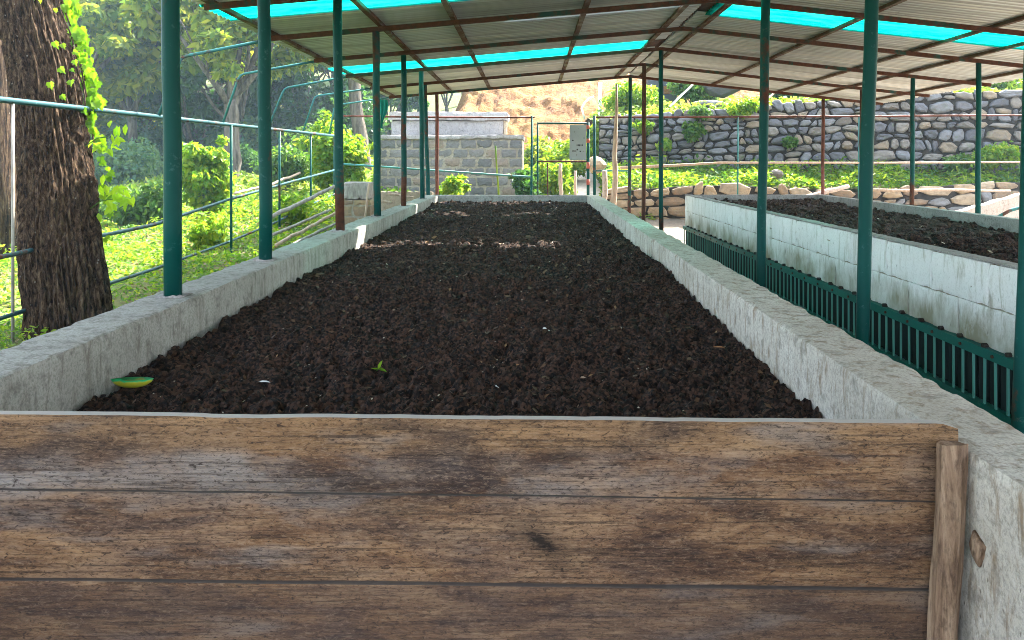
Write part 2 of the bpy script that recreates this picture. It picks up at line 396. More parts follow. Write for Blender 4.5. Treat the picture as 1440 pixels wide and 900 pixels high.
    # leaves
    def leaf(name, cols, trans=.45, rough=.5, tint=1.35):
        t = NT(name); i = t.island(); n = t.noise(.55, 3)
        f = t.math('ADD', t.math('MULTIPLY', i, .65), t.math('MULTIPLY', n, .4))
        col = t.ramp(f, [(k/(len(cols)-1)*.9+.05, c) for k, c in enumerate(cols)])
        t.fin(col, rough, 0, .2)
        tr = t.n.new('ShaderNodeBsdfTranslucent')
        tc = t.mix(1.0, col, (tint*1.15, tint*1.1, tint*.5), 'MULTIPLY'); t.l.new(tc, tr.inputs[0])
        mx = t.n.new('ShaderNodeMixShader'); mx.inputs[0].default_value = trans
        t.l.new(t.p.outputs[0], mx.inputs[1]); t.l.new(tr.outputs[0], mx.inputs[2]); t.l.new(mx.outputs[0], t.out.inputs[0])
        return t.m
    M['leaf_bright'] = leaf('bright_lime_leaf', [(.05, .13, .02), (.10, .22, .02), (.20, .30, .025), (.30, .34, .04)], .5, .45, 1.5)
    M['leaf_vine'] = leaf('backlit_vine_leaf', [(.08, .20, .015), (.14, .29, .02), (.21, .33, .02)], .55, .4, 1.3)
    M['leaf_sprig'] = leaf('sunlit_sprig_leaf', [(.20, .38, .02), (.32, .45, .03)], .6, .4, 1.5)  # brighter leaf copy, sunlight put into its colour
    M['leaf_mid'] = leaf('mid_green_leaf', [(.025, .075, .02), (.05, .13, .025), (.09, .18, .03), (.14, .20, .04)], .42)
    M['leaf_dark'] = leaf('deep_green_leaf', [(.02, .065, .025), (.04, .11, .035), (.08, .17, .04)], .45)
    M['leaf_blue'] = leaf('blue_green_far_leaf', [(.03, .08, .07), (.06, .14, .095), (.12, .20, .10), (.07, .15, .08), (.20, .25, .08)], .5, .5, 1.3)
    M['leaf_olive'] = leaf('olive_leaf', [(.035, .08, .025), (.07, .14, .03), (.22, .28, .03), (.09, .17, .03), (.36, .36, .04), (.06, .12, .03)], .55)  # random bright leaves carry backlit glow in their colour
    M['leaf_yellow'] = leaf('yellowing_leaf', [(.04, .08, .02), (.12, .19, .02), (.34, .34, .03), (.08, .14, .02), (.20, .26, .025)], .5)
    M['straw'] = leaf('straw_litter', [(.22, .15, .08), (.34, .25, .14), (.14, .09, .05)], .2)
    M['grass'] = leaf('mixed_grass_blade', [(.06, .14, .02), (.12, .22, .03), (.22, .30, .05), (.34, .34, .12)], .45)  # grass tones from green to straw yellow
    # ground, earth
    t = NT('soil_and_turf')
    n = t.noise(.9, 6, .6); f = t.noise(12, 5, .7)
    col = t.ramp(n, [(.32, (.20, .13, .07)), (.46, (.13, .15, .035)), (.7, (.11, .19, .03))])
    col = t.mix(t.ramp(f, [(.35, .6), (.55, 0.)]), col, (.07, .075, .025))
    x = t.xyz()
    shed = t.math('MULTIPLY', t.math('GREATER_THAN', x[0], -2.25), t.math('LESS_THAN', x[1], 19.0))
    col = t.mix(shed, col, t.ramp(f, [(.3, (.14, .11, .08)), (.7, (.24, .20, .15))]))
    t.bump(f, .03, .7); M['ground'] = t.fin(col, .95)
    t = NT('orange_clay_bank')
    n = t.noise(.8, 7, .62); v = t.voro(1.4); f = t.noise(9, 6, .7)
    col = t.ramp(n, [(.28, (.14, .055, .016)), (.45, (.23, .10, .024)), (.60, (.28, .14, .035)), (.85, (.32, .18, .055))])
    col = t.mix(t.ramp(f, [(.3, .5), (.48, 0.)]), col, (.30, .14, .07))
    t.bump(t.math('ADD', f, n), .15, 1.0); M['clay'] = t.fin(col, .95)
    t = NT('pale_trodden_path'); M['path'] = t.fin(t.ramp(t.noise(6, 5), [(.3, (.42, .33, .25)), (.7, (.62, .53, .44))]), .95)
    t = NT('dirt_terrace'); M['dirt'] = t.fin(t.ramp(t.noise(5, 5), [(.3, (.10, .075, .045)), (.7, (.22, .16, .10))]), .95)
    # bits
    t = NT('grey_sheet_metal'); n = t.noise(3, 4); c = t.mix(n, (.22, .27, .28), (.34, .40, .41))
    c = t.mix(t.ramp(t.noise(9, 4, .6), [(.62, 0.), (.68, .7)]), c, (.06, .06, .05)); M['panel'] = t.fin(c, .5, .2, .5)
    M['white_paint'] = NT('chalky_white_paint').fin((.75, .74, .70), .6)
    M['red_band'] = NT('faded_red_band').fin((.42, .10, .07), .6)
    M['black_paint'] = NT('black_print').fin((.02, .02, .02), .6)
    M['dark_tank'] = NT('dark_grey_machine_paint').fin((.05, .055, .065), .55)
    M['cloth'] = leaf('teal_cloth', [(.0, .26, .25), (.01, .36, .34)], .4)
    M['petal'] = NT('white_petal').fin((.72, .74, .72), .6)
    M['chip'] = leaf('pale_litter', [(.16, .11, .07), (.30, .24, .17), (.50, .47, .40), (.22, .13, .06)], .1)
    M['fibre'] = leaf('brown_fibre', [(.05, .025, .014), (.09, .045, .024), (.15, .085, .045)], .1)
    M['scrap'] = leaf('leaf_scrap', [(.10, .06, .03), (.22, .12, .06), (.34, .24, .13)], .1)
    M['brown_leaf'] = NT('dry_brown_leaf').fin((.35, .17, .07), .7)
    t = NT('green_yellow_skin'); z = t.xyz(t.n.new('ShaderNodeTexCoord').outputs['Object'])[2]
    n = t.noise(25, 4); k = t.ramp(t.math('ADD', t.math('MULTIPLY', z, 16.0), t.math('MULTIPLY', n, .35)), [(.62, 0.), (.72, 1.)])
    M['pod'] = t.fin(t.mix(k, (.52, .50, .03), (.02, .48, .16)), .45)
    return M
M = make_mats()

# ------------------------------------------------------------ levels of the ground
def sst(x, a, b):
    t = np.clip((x-a)/(b-a), 0, 1); return t*t*(3-2*t)
def ground_z(X, Y):
    X = np.asarray(X, float); Y = np.asarray(Y, float)
    left = sst(-X, 2.3, 4.2)
    zl = .12+.044*np.clip(Y-6, 0, 24)+.16*fbm(X*.25, Y*.25, s=3, o=3)
    back = sst(Y, 17.2, 21)*.65 + np.clip(Y-21, 0, 9)*.16
    z = left*zl+(1-left)*back
    left2 = sst(-X, 4.0, 9.0)
    z = np.where(Y > 18, (1-left2)*np.maximum(z, back*.8)+left2*z, z)
    far = np.clip(Y-30, 0, 200)
    z = z+far**1.35*.055*sst(Y, 30, 45)
    # dip beyond the left field
    z = z-1.0*sst(-X, 9, 16)*sst(Y, 20, 28)*(1-sst(Y, 34, 60))
    z = z+.03*fbm(X*1.3, Y*1.3, s=5)*left
    return z
def gz(x, y): return float(ground_z(np.array([x]), np.array([y]))[0])

def build_ground():
    xs = np.concatenate([-np.geomspace(6, 160, 60)[::-1], np.linspace(-5.85, 12, 100), np.geomspace(12.2, 160, 40)])
    ys = np.concatenate([np.linspace(-30, 2, 12), np.linspace(2.3, 30, 120), np.geomspace(30.4, 220, 60)])
    A, B = np.meshgrid(xs, ys, indexing='ij')
    Z = ground_z(A, B)
    i = np.arange(A.size).reshape(A.shape)
    Q = np.stack([i[:-1, :-1], i[1:, :-1], i[1:, 1:], i[:-1, 1:]], -1).reshape(-1, 4)
    link('ground', mesh('ground', np.stack([A, B, Z], -1).reshape(-1, 3), Q, M['ground'], True), kind='structure')
build_ground()

# ------------------------------------------------------------ compost surface and clods
ICO_V = None
def ico(sub=1):
    import bmesh
    bm = bmesh.new(); bmesh.ops.create_icosphere(bm, subdivisions=sub, radius=1)
    V = np.array([v.co[:] for v in bm.verts]); Fc = np.array([[v.index for v in f.verts] for f in bm.faces]); bm.free()
    return V, Fc
def soil_base(Y, kind=0):
    return 1-.17+np.interp(Y, [2, 3, 5, 8, 14], [-.045, -.035, .012, .015, .06])
def soil_h(X, Y, lim, s=0):
    """height with clods"""
    h = soil_base(Y)-.008+.030*fbm(X*2.6, Y*2.6, s=s+21, o=2)+.018*fbm(X*7, Y*7, s=s+22)+lumps(X, Y, .17, s+11, .35, .7)*.16
    e = np.minimum(X-lim[0], lim[1]-X)
    h = h+.02*np.clip(1-e/.25, 0, 1)*fbm(X*3+9, Y*2.3, s=s+24)-.008*np.clip(1-e/.1, 0, 1)
    h = h+lumps(X, Y, .085, s+1, .3, .8)*.48+lumps(X+.03*fbm(X*9, Y*9, s=s+2), Y, .042, s+3)*.75+lumps(X, Y, .02, s+4)*.7
    h = h+.010*fbm(X*60, Y*60, s=s+5)+.012*fbm(X*25, Y*25, s=s+6)
    return h-.052
def soil_mesh(name, x0, x1, y0, y1, dx, s, mat):
    xs = np.arange(x0, x1+dx*.5, dx); xs[-1] = x1
    ys = [y0]
    while ys[-1] < y1: ys.append(ys[-1]+dx*max(.9, ys[-1]/3.6))
    ys[-1] = y1; ys = np.array(ys)
    A, B = np.meshgrid(xs, ys, indexing='ij')
    Z = soil_h(A, B, (x0, x1), s)
    j = .35*dx
    A2 = A+j*vnoise(A*80, B*80, s=s+8); B2 = B+j*vnoise(A*80, B*80, s=s+9)
    i = np.arange(A.size).reshape(A.shape)
    Q = np.stack([i[:-1, :-1], i[1:, :-1], i[1:, 1:], i[:-1, 1:]], -1).reshape(-1, 4)
    return mesh(name, np.stack([A2, B2, Z], -1).reshape(-1, 3), Q, mat, False)
def clod_arrays(n, x0, x1, y0, y1, s, rs=(.007, .03), yexp=True):
    rng = np.random.default_rng(s)
    bv, bf = ico(1)
    X = rng.uniform(x0+.01, x1-.01, n)
    Y = y0*(y1/y0)**rng.uniform(0, 1, n) if yexp else rng.uniform(y0, y1, n)
    r = rs[0]+(rs[1]-rs[0])*rng.uniform(0, 1, n)**3.0
    r = r*np.clip(Y/5, .8, 1.7)
    X = np.clip(X, x0+r, x1-r)
    Z = soil_h(X, Y, (x0, x1), s % 50)+r*.25
    sc = rng.uniform(.65, 1.25, (n, 1, 3))*r[:, None, None]
    ang = rng.uniform(0, 6.28, n); ca, sa = np.cos(ang), np.sin(ang)
    V = bv[None]*(1+rng.uniform(-.42, .35, (n, len(bv), 1)))*sc
    x = V[..., 0]*ca[:, None]-V[..., 1]*sa[:, None]; y = V[..., 0]*sa[:, None]+V[..., 1]*ca[:, None]
    V = np.stack([x+X[:, None], y+Y[:, None], V[..., 2]*.85+Z[:, None]], -1).reshape(-1, 3)
    Fc = (bf[None]+np.arange(n)[:, None, None]*len(bv)).reshape(-1, 3)
    return V, Fc

# ------------------------------------------------------------ main raised bed
XI0, XI1, XO0, XO1 = -1.68, 1.05, -1.93, 1.27
YEND = 14.05
def ylist(a, b, k):
    l = [a]
    while l[-1] < b: l.append(l[-1]+k*max(1, l[-1]/2))
    l[-1] = b
    return np.array(l)
def build_bed():
    bed = empty('raised_bed', (-.3, 8, 0), label='long concrete-walled compost bed in the foreground, filled to near its rim', cat='raised bed')
    def sec(x0, x1, y0, y1, mat, nx, nz, k, seed, yl=None):
        me = rough_box('wall_section', x0, x1, y0, y1, 0, 1.0, mat, nx=nx, nz=nz, yl=ylist(y0, y1, k), amp=.0035, chip=.010, sc=5, seed=seed)
        o = link('wall_section', me, bed); o.matrix_parent_inverse = bed.matrix_world.inverted(); o.location = (0, 0, 0)
        o.parent = bed; o.location = -bed.location
        return o
    bpy.context.view_layer.update()
    sec(XO0, XI0, 1.2, 7.6, M['plaster_left'], 14, 46, .02, 1)
    ys = [7.6, 8.9, 10.2, 11.6, 13.0, 14.3]
    for i in range(len(ys)-1): sec(XO0, XI0, ys[i]+.003, ys[i+1]-.001, M['plaster_left'], 8, 20, .02, 2+i)
    sec(XI1, XO1, 1.0, 6.6, M['plaster_right'], 14, 46, .02, 11)
    ys = [6.6, 7.55, 8.5, 9.45, 10.4, 11.4, 12.4, 13.35, 14.3]
    for i in range(len(ys)-1): sec(XI1, XO1, ys[i]+.003, ys[i+1]-.001, M['plaster_right'], 8, 20, .02, 12+i)
    me = rough_box('end_wall', XI0+.002, XI1-.002, 14.06, 14.29, 0, 1.0, M['coping'], nx=90, ny=8, nz=20, amp=.006, chip=.014, sc=4, seed=30)
    o = link('end_wall', me, bed); o.location = -bed.location
    # rusty lump of broken plaster on the right wall's inner face
    p = at(1376, 772, 1.79); bv, bf = ico(2)
    V = []
    for v in bv:
        n = float(vnoise(v[0]*2.3+5, v[1]*2.3, v[2]*2.3, 4))
        V.append((XI1-.003+v[0]*.011*(1+n), 1.79+v[1]*.020*(1+.7*n)*(1.1+v[2]*.4), p.z+v[2]*.034*(1+.5*n)))
    o = link('plaster_scar', mesh('plaster_scar', V, bf, M['stake'], True), bed, label='brown scar of broken plaster on the right wall'); o.location = -bed.location
build_bed()

soil = link('compost', soil_mesh('compost', XI0+.004, XI1-.004, 1.93, YEND, .0085, 0, M['compost']), kind='stuff',
            label='dark crumbly compost filling the long foreground bed', cat='compost')
V, Fc = clod_arrays(10500, XI0+.01, XI1-.01, 2.2, YEND-.02, 100, (.005, .023))
link('compost_clods', mesh('compost_clods', V, Fc, M['compost'], False), kind='stuff', label='loose clods lying on the dark compost of the foreground bed', cat='compost')

def flakes(n, x0, x1, y0, y1, s, mat, name, size=(.004, .014), zf=None, k=1.0, base_s=0):
    rng = np.random.default_rng(s)
    X = rng.uniform(x0+.02, x1-.02, n); Y = y0*(y1/y0)**rng.uniform(0, 1, n)
    Z = (soil_h(X, Y, (x0, x1), base_s) if zf is None else zf(X, Y))+.006
    L = rng.uniform(*size, n)*np.clip(Y/4, .8, 2)*k; W = L*rng.uniform(.25, .7, n)
    a = rng.uniform(0, 6.28, n); ti = rng.uniform(-.6, .6, n)
    d = np.stack([np.cos(a)*np.cos(ti), np.sin(a)*np.cos(ti), np.sin(ti)], -1); p = np.stack([-np.sin(a), np.cos(a), rng.uniform(-.6, .6, n)], -1)
    C = np.stack([X, Y, Z], -1)
    V = np.stack([C-d*L[:, None], C+p*W[:, None]+[0, 0, .002], C+d*L[:, None], C-p*W[:, None]], 1).reshape(-1, 3)
    Q = np.arange(4*n).reshape(n, 4)
    return mesh(name, V, Q, mat)
link('fibres', flakes(2600, XI0, XI1, 2.3, YEND, 15, M['fibre'], 'fibres', (.007, .024)), kind='stuff', label='brown fibres and twigs mixed into the compost', cat='litter')
link('leaf_scraps', flakes(70, XI0, XI1, 2.5, 12, 33, M['scrap'], 'leaf_scraps', (.010, .022)), kind='stuff', label='dry brown leaf scraps scattered on the compost', cat='litter')
link('litter', flakes(650, XI0, XI1, 2.4, YEND, 5, M['chip'], 'litter', (.003, .009)), kind='stuff', label='pale specks of straw and shell scattered over the compost', cat='litter')

# ------------------------------------------------------------ plank gate of the bed and its stake
def build_planks():
    g = empty('plank_barrier', (0, 1.88, 0), label='brown weathered horizontal planks closing the near end of the bed', cat='plank barrier')
    zs_l = [1.079, .896, .678, .455, .235, .015]; zs_r = [1.054, .861, .647, .436, .225, .012]
    xr = [1.041, 1.012, 1.012, 1.01, 1.01]
    for i in range(5):
        x0, x1 = XI0+.006, xr[i]
        n = 150 if i < 4 else 40
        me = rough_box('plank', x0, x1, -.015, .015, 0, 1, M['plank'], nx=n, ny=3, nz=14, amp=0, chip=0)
        c = np.empty(len(me.vertices)*3, np.float32); me.vertices.foreach_get('co', c); c = c.reshape(-1, 3)
        u = (c[:, 0]-x0)/(x1-x0); v = c[:, 2].copy()
        zt = zs_l[i]+(zs_r[i]-zs_l[i])*u; zb = zs_l[i+1]+(zs_r[i+1]-zs_l[i+1])*u
        zt = zt+.0022*fbm(c[:, 0]*3, c[:, 0]*0+i*7.3, s=40, o=5)-.0012-.003*np.clip(fbm(c[:, 0]*9, c[:, 0]*0+i*3, s=44, o=3)-.2, 0, 1)
        zb = zb+.0022*fbm(c[:, 0]*3, c[:, 0]*0+i*7.3+7.3, s=40, o=5)+.0045
        if i == 0: zt -= .012*np.clip((u-.985)/.015, 0, 1)
        c[:, 2] = zb+(zt-zb)*v
        bev = np.maximum(np.clip(1-v/.03, 0, 1), np.clip((v-.97)/.03, 0, 1))
        c[:, 1] = c[:, 1]*(1-.12*bev)+.0015*fbm(c[:, 0]*2, c[:, 2]*30, s=50+i)+.003*fbm(c[:, 0]*1.2, c[:, 2]*4, s=60+i)+[0, .003, -.002, .002, 0][i]
        me.vertices.foreach_set('co', c.ravel().astype(np.float32)); me.update()
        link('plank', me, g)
    # stake
    pts = []; n = 12
    V = []; Q = []; m = 40
    prof = [(-.034, -.020), (-.026, -.027), (-.004, -.030), (.010, -.026), (.034, -.004), (.036, .012), (.02, .022), (-.02, .022), (-.034, .012)]
    k = len(prof); top = at(1343, 622, 1.83); 
    for j in range(m+1):
        z = 1.024*j/m; u = j/m
        cx = .975+(1.006-.975)*u+.004*math.sin(u*9)+.004*float(fbm(z*5, 0.3, s=71))
        for q, (a, b) in enumerate(prof):
            f = 1+.10*float(fbm(z*7, q*1.7, s=72)); tw = .15*float(vnoise(z*2, .5, s=73))
            x, y = a*f*math.cos(tw)-b*f*math.sin(tw), a*f*math.sin(tw)+b*f*math.cos(tw)
            zz = z-(.006*(b > 0)+.004*abs(a)/.03 if j == m else 0)
            V.append((cx+x*.98, 1.832+y, zz))
    for j in range(m):
        for q in range(k): Q.append((j*k+q, j*k+(q+1) % k, (j+1)*k+(q+1) % k, (j+1)*k+q))
    Q.append(tuple(m*k+q for q in range(k)))
    link('wooden_stake', mesh('wooden_stake', V, Q, M['stake']), label='rough split wooden stake upright at the right end of the planks', cat='stake')
build_planks()

# ------------------------------------------------------------ right hand bed
RB_X0, RB_X1 = 2.87, 5.42
RB_ANG = math.atan(.0195)
def build_right_bed():
    b = empty('white_raised_bed', (RB_X0, 14.2, 0), RB_ANG, label='white painted raised bed with green louvred vents on the right', cat='raised bed')
    # local: x across, y towards camera is negative (0 .. -11)
    L = 11.2; bl = .70; zt = 1.0
    base = []
    me_by = {}
    n = int(L/bl)
    for c, (z0, z1) in enumerate(((.706, .995), (.436, .704))):
        shift = 0 if c == 0 else bl/2
        for i in range(n+1):
            y1 = -i*bl+shift; y0 = y1-bl+.002
            y1 = min(y1, 0); y0 = max(y0, -L)
            if y1-y0 < .05: continue
            key = (c, round(y1-y0, 2))
            me = me_by.get(key)
            if me is None:
                me = rough_box('block', 0, .12, y0-y1, 0, z0, z1, M['whitewash'], nx=3, ny=24, nz=12, amp=.004, chip=.008, sc=6, seed=c+3); me_by[key] = me
            link('block', me, b, (0, y1, 0))
    # rim cap, thin
    for nm, x0, x1, y0, y1, ss in (('rim', -.006, .126, -L, 0, 1), ('rim', RB_X1-RB_X0-.13, RB_X1-RB_X0, -L, 0, 2)):
        me = rough_box(nm, x0, x1, y0, y1, .9955 if ss == 1 else .3, 1.012, M['coping'], nx=4, ny=220, nz=2 if ss == 1 else 8, amp=.005, chip=.008, sc=4, seed=ss)
        link(nm, me, b)
    me = rough_box('end_wall', .128, RB_X1-RB_X0-.132, -.13, -.002, .3, 1.008, M['coping'], nx=60, ny=4, nz=8, amp=.005, chip=.008, sc=4, seed=5); link('end_wall', me, b)
    link('mortar_core', box_mesh('mortar_core', .012, .118, -L+.01, -.01, .437, .992, M['mortar']), b)
    # vents
    link('vent_top_rail', box_mesh('vent_top_rail', -.035, .02, -L, .02, .367, .432, M['vent']), b)
    link('vent_bottom_rail', box_mesh('vent_bottom_rail', -.035, .02, -L, .02, .001, .060, M['vent']), b)
    link('vent_chamber', box_mesh('vent_chamber', .06, .13, -L, 0, .001, .434, M['vent_inner']), b)
    bm = box_mesh('vent_bar', -.026, -.015, -.0085, .0085, .0605, .3665, M['vent_bar'])
    sl = mesh('louvre', [(.006, 0, .061), (.050, -.04, .061), (.050, -.04, .366), (.006, 0, .366), (.009, 0, .061), (.053, -.04, .061), (.053, -.04, .366), (.009, 0, .366)],
              [(0, 1, 2, 3), (7, 6, 5, 4), (0, 4, 5, 1), (3, 2, 6, 7), (0, 3, 7, 4), (1, 5, 6, 2)], M['vent_dark'])
    rng = random.Random(3)
    y = -.05; i = 0
    while y > -L+.05:
        o = link('vent_bar', bm, b, (0, y, 0), (rng.uniform(-.015, .015), 0, 0))
        link('louvre', sl, b, (0, y-.012, 0))
        y -= .124+rng.uniform(-.008, .008); i += 1
    bolt = mesh('bolt', *[np.array(a) if k == 0 else a for k, a in enumerate(tube_arrays([(-.045, 0, .40), (-.034, 0, .40)], .011, 8))], M['rust'], False)
    y = -.2
    while y > -L: link('bolt', bolt, b, (0, y, 0)); y -= .36
    # little black drain stubs over the rail
    st = mesh('drain_stub', *[np.array(a) if k == 0 else a for k, a in enumerate(tube_arrays([(-.03, 0, .445), (.01, 0, .445)], .016, 8))], M['joint_dark'], False)
    y = -.3
    while y > -L: link('drain_stub', st, b, (0, y, 0)); y -= .27+rng.uniform(-.03, .03)
    return b
rb = build_right_bed()
bpy.context.view_layer.update()
me = soil_mesh('compost', .13, RB_X1-RB_X0-.132, 3.1, 14.05, .02, 7, M['compost'])
c = np.empty(len(me.vertices)*3, np.float32); me.vertices.foreach_get('co', c); c = c.reshape(-1, 3); c[:, 1] -= 14.2; c[:, 2] += .03-.03*(c[:, 1] < -6)
me.vertices.foreach_set('co', c.ravel()); me.update()
o = link('compost', me, None, (RB_X0, 14.2, 0), (0, 0, RB_ANG), kind='stuff', label='dark compost heaped in the white walled bed on the right', cat='compost')
V, Fc = clod_arrays(2500, .15, 2.4, 4.0, 14.0, 107, (.012, .04)); V[:, 1] -= 14.2; V[:, 2] += .02
link('compost_clods', mesh('compost_clods', V, Fc, M['compost'], False), None, (RB_X0, 14.2, 0), (0, 0, RB_ANG), kind='stuff', label='clods on the compost in the white walled bed', cat='compost')
me = flakes(220, .15, 2.4, 4, 14, 9, M['chip'], 'litter', (.006, .016), base_s=7)
link('litter', me, None, (RB_X0, 0.0, .03), (0, 0, RB_ANG), kind='stuff', label='pale specks on the compost in the white walled bed', cat='litter')

# ------------------------------------------------------------ shed: posts, rafters, purlins, sheets
RIDGE_X = 2.2
def beam_z(X, Y):
    z = EYE+1.86-.012*(Y-9.08)
    return z-(.087*(RIDGE_X-X) if X < RIDGE_X else .110*(X-RIDGE_X))
def build_shed():
    s = empty('open_shed', (0, 8, 0), label='open-sided shed with low pitched corrugated roof on slim painted steel posts', cat='shed')
    OFF = Vector((0, -8, 0))
    def put(o): o.location = Vector(o.location)+OFF; return o
    # (x at foot, foot z, x at top, Y, material)
    L = [(-1.80, 1.0, -1.822, 3.88, 'teal'), (-1.80, 1.0, -1.82, 5.24, 'teal'), (-1.80, 1.0, -1.825, 7.28, 'teal_rusty'), (-1.80, 1.0, -1.82, 9.08, 'teal'),
         (-1.80, 1.0, -1.80, 10.98, 'teal_rusty'), (-1.80, 1.0, -1.82, 12.87, 'teal'), (-1.93, 0, -2.03, 14.85, 'teal'), (-2.03, 0, -2.03, 16.8, 'red_primer')]
    Rr = [(2.230, 0, 2.350, 3.5, 'teal'), (2.183, 0, 2.284, 5.08, 'teal'), (2.18, 0, 2.245, 7.28, 'teal'), (2.20, 0, 2.20, 12.87, 'teal'),
          (2.20, 0, 2.21, 14.85, 'rust'), (2.17, 0, 2.2, 16.8, 'teal_rusty')]
    E = [(6.4, 0, 6.42, 10.98, 'teal'), (6.4, 0, 6.42, 12.87, 'teal_rusty'), (6.4, 0, 6.42, 14.85, 'rust'), (6.4, 0, 6.42, 16.8, 'red_primer'), (6.4, 0, 6.42, 9.08, 'teal'), (6.4, 0, 6.42, 5.2, 'teal')]
    for row in (L, Rr, E):
        for x0, z0, x1, Y, mt in row:
            zt = beam_z(x1, Y)-.029
            rad = .043 if Y < 10 else .039
            if row is E: rad = .036
            path = [(x0+(x1-x0)*k/6+.004*math.sin(k*2.1+Y), Y, z0+(zt-z0)*k/6) for k in range(7)]
            put(tube('post', path, rad, M[mt], 14, s))
            if row is L and z0 == 1.0:
                me = rough_box('cement_foot', x0-.075, x0+.075, Y-.075, Y+.075, 1.0, 1.006, M['coping'], nx=6, ny=6, nz=2, amp=.004, chip=.02, sc=18, seed=int(Y)); put(link('cement_foot', me, s))
    for Y in (-.6, 1.5, 3.6, 5.15, 7.28, 9.08, 10.98, 12.87, 14.85, 16.8):
        put(bar('rafter', (-3.08, Y, beam_z(-3.08, Y)), (RIDGE_X, Y, beam_z(RIDGE_X, Y)), .05, .055, M['rafter'], s))
        put(bar('rafter', (RIDGE_X+.001, Y, beam_z(RIDGE_X, Y)), (7.72, Y, beam_z(7.72, Y)), .05, .055, M['rafter'], s))
    up = .0285+.02
    for i, X in enumerate((-3.03, -1.76, -.90, .66, 1.92, 2.44, 4.05, 5.5, 6.3, 7.45)):
        ya, yb = -2.0, 17.25
        put(bar('purlin', (X, ya, beam_z(X, ya)+up), (X, yb, beam_z(X, yb)+up), .062, .04, M['purlin'], s))
    # corrugated sheets
    def sheet(nm, len_, mat):
        W = .86; pitch = .1075; per = 8; n = int(W/pitch*per)
        ys = np.linspace(0, W, n+1); z = .019*np.cos(ys/pitch*2*math.pi)
        xs = np.array([0, len_*.33, len_*.66, len_])
        A, B = np.meshgrid(xs, ys, indexing='ij'); Z = np.broadcast_to(z, A.shape)
        sag = .004*np.sin(A*2.1+B*3)
        i = np.arange(A.size).reshape(A.shape)
        Q = np.stack([i[:-1, :-1], i[1:, :-1], i[1:, 1:], i[:-1, 1:]], -1).reshape(-1, 4)
        return mesh(nm, np.stack([A, B, Z+sag], -1).reshape(-1, 3), Q, mat, True)
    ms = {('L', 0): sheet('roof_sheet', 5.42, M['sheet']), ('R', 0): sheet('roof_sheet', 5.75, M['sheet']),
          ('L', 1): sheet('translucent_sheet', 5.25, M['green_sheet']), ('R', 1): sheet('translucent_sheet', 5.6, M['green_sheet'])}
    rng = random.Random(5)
    Lr = [(-2.0+.8*i, 0) for i in range(11)]+[(6.75, 0), (7.50, 1), (8.30, 0), (8.50, 0), (9.70, 0), (10.42, 0), (11.05, 0), (11.48, 0), (12.3, 1), (13.30, 0), (14.06, 0), (14.62, 0), (15.76, 0), (16.5, 0)]  # gaps hidden behind rafters, added to drop sun stripes on the compost
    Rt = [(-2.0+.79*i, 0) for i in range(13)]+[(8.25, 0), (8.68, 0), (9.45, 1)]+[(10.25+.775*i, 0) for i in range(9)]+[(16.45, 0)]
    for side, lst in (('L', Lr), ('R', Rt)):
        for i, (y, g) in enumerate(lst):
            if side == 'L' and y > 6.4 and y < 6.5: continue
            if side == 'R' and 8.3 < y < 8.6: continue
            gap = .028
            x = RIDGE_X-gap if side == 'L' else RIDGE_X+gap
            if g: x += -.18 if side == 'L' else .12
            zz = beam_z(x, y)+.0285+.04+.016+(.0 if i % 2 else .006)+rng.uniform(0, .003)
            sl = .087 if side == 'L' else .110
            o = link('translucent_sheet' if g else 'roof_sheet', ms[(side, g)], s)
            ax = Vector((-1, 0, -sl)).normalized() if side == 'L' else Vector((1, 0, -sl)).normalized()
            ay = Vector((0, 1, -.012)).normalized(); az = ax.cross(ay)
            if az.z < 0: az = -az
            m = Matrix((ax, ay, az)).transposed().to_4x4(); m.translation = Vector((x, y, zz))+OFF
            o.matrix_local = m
    ms[('P', 0)] = sheet('roof_sheet', 2.92, M['sheet'])
    for y in (8.95, 15.1):  # patch sheets added across the gaps to keep sun off the left wall
        x = -.32; ax = Vector((-1, 0, -.087)).normalized(); ay = Vector((0, 1, -.012)).normalized(); az = ax.cross(ay); az = az if az.z > 0 else -az
        o = link('roof_sheet', ms[('P', 0)], s); m = Matrix((ax, ay, az)).transposed().to_4x4()
        m.translation = Vector((x, y, beam_z(x, y)+.0285+.04+.016+.014))+OFF; o.matrix_local = m
    # ridge cap
    V = []; 
    for y in (-2.0, 17.3):
        for x in (RIDGE_X-.26, RIDGE_X, RIDGE_X+.26): V.append((x, y, beam_z(x, y)+.0285+.04+.016+.034+(0 if x != RIDGE_X else .02)))
    V = V+[(a, b, c+.002) for a, b, c in V]
    put(link('ridge_cap', mesh('ridge_cap', V, [(0, 1, 4, 3), (1, 2, 5, 4), (6, 9, 10, 7), (7, 10, 11, 8)], M['rafter']), s))
build_shed()

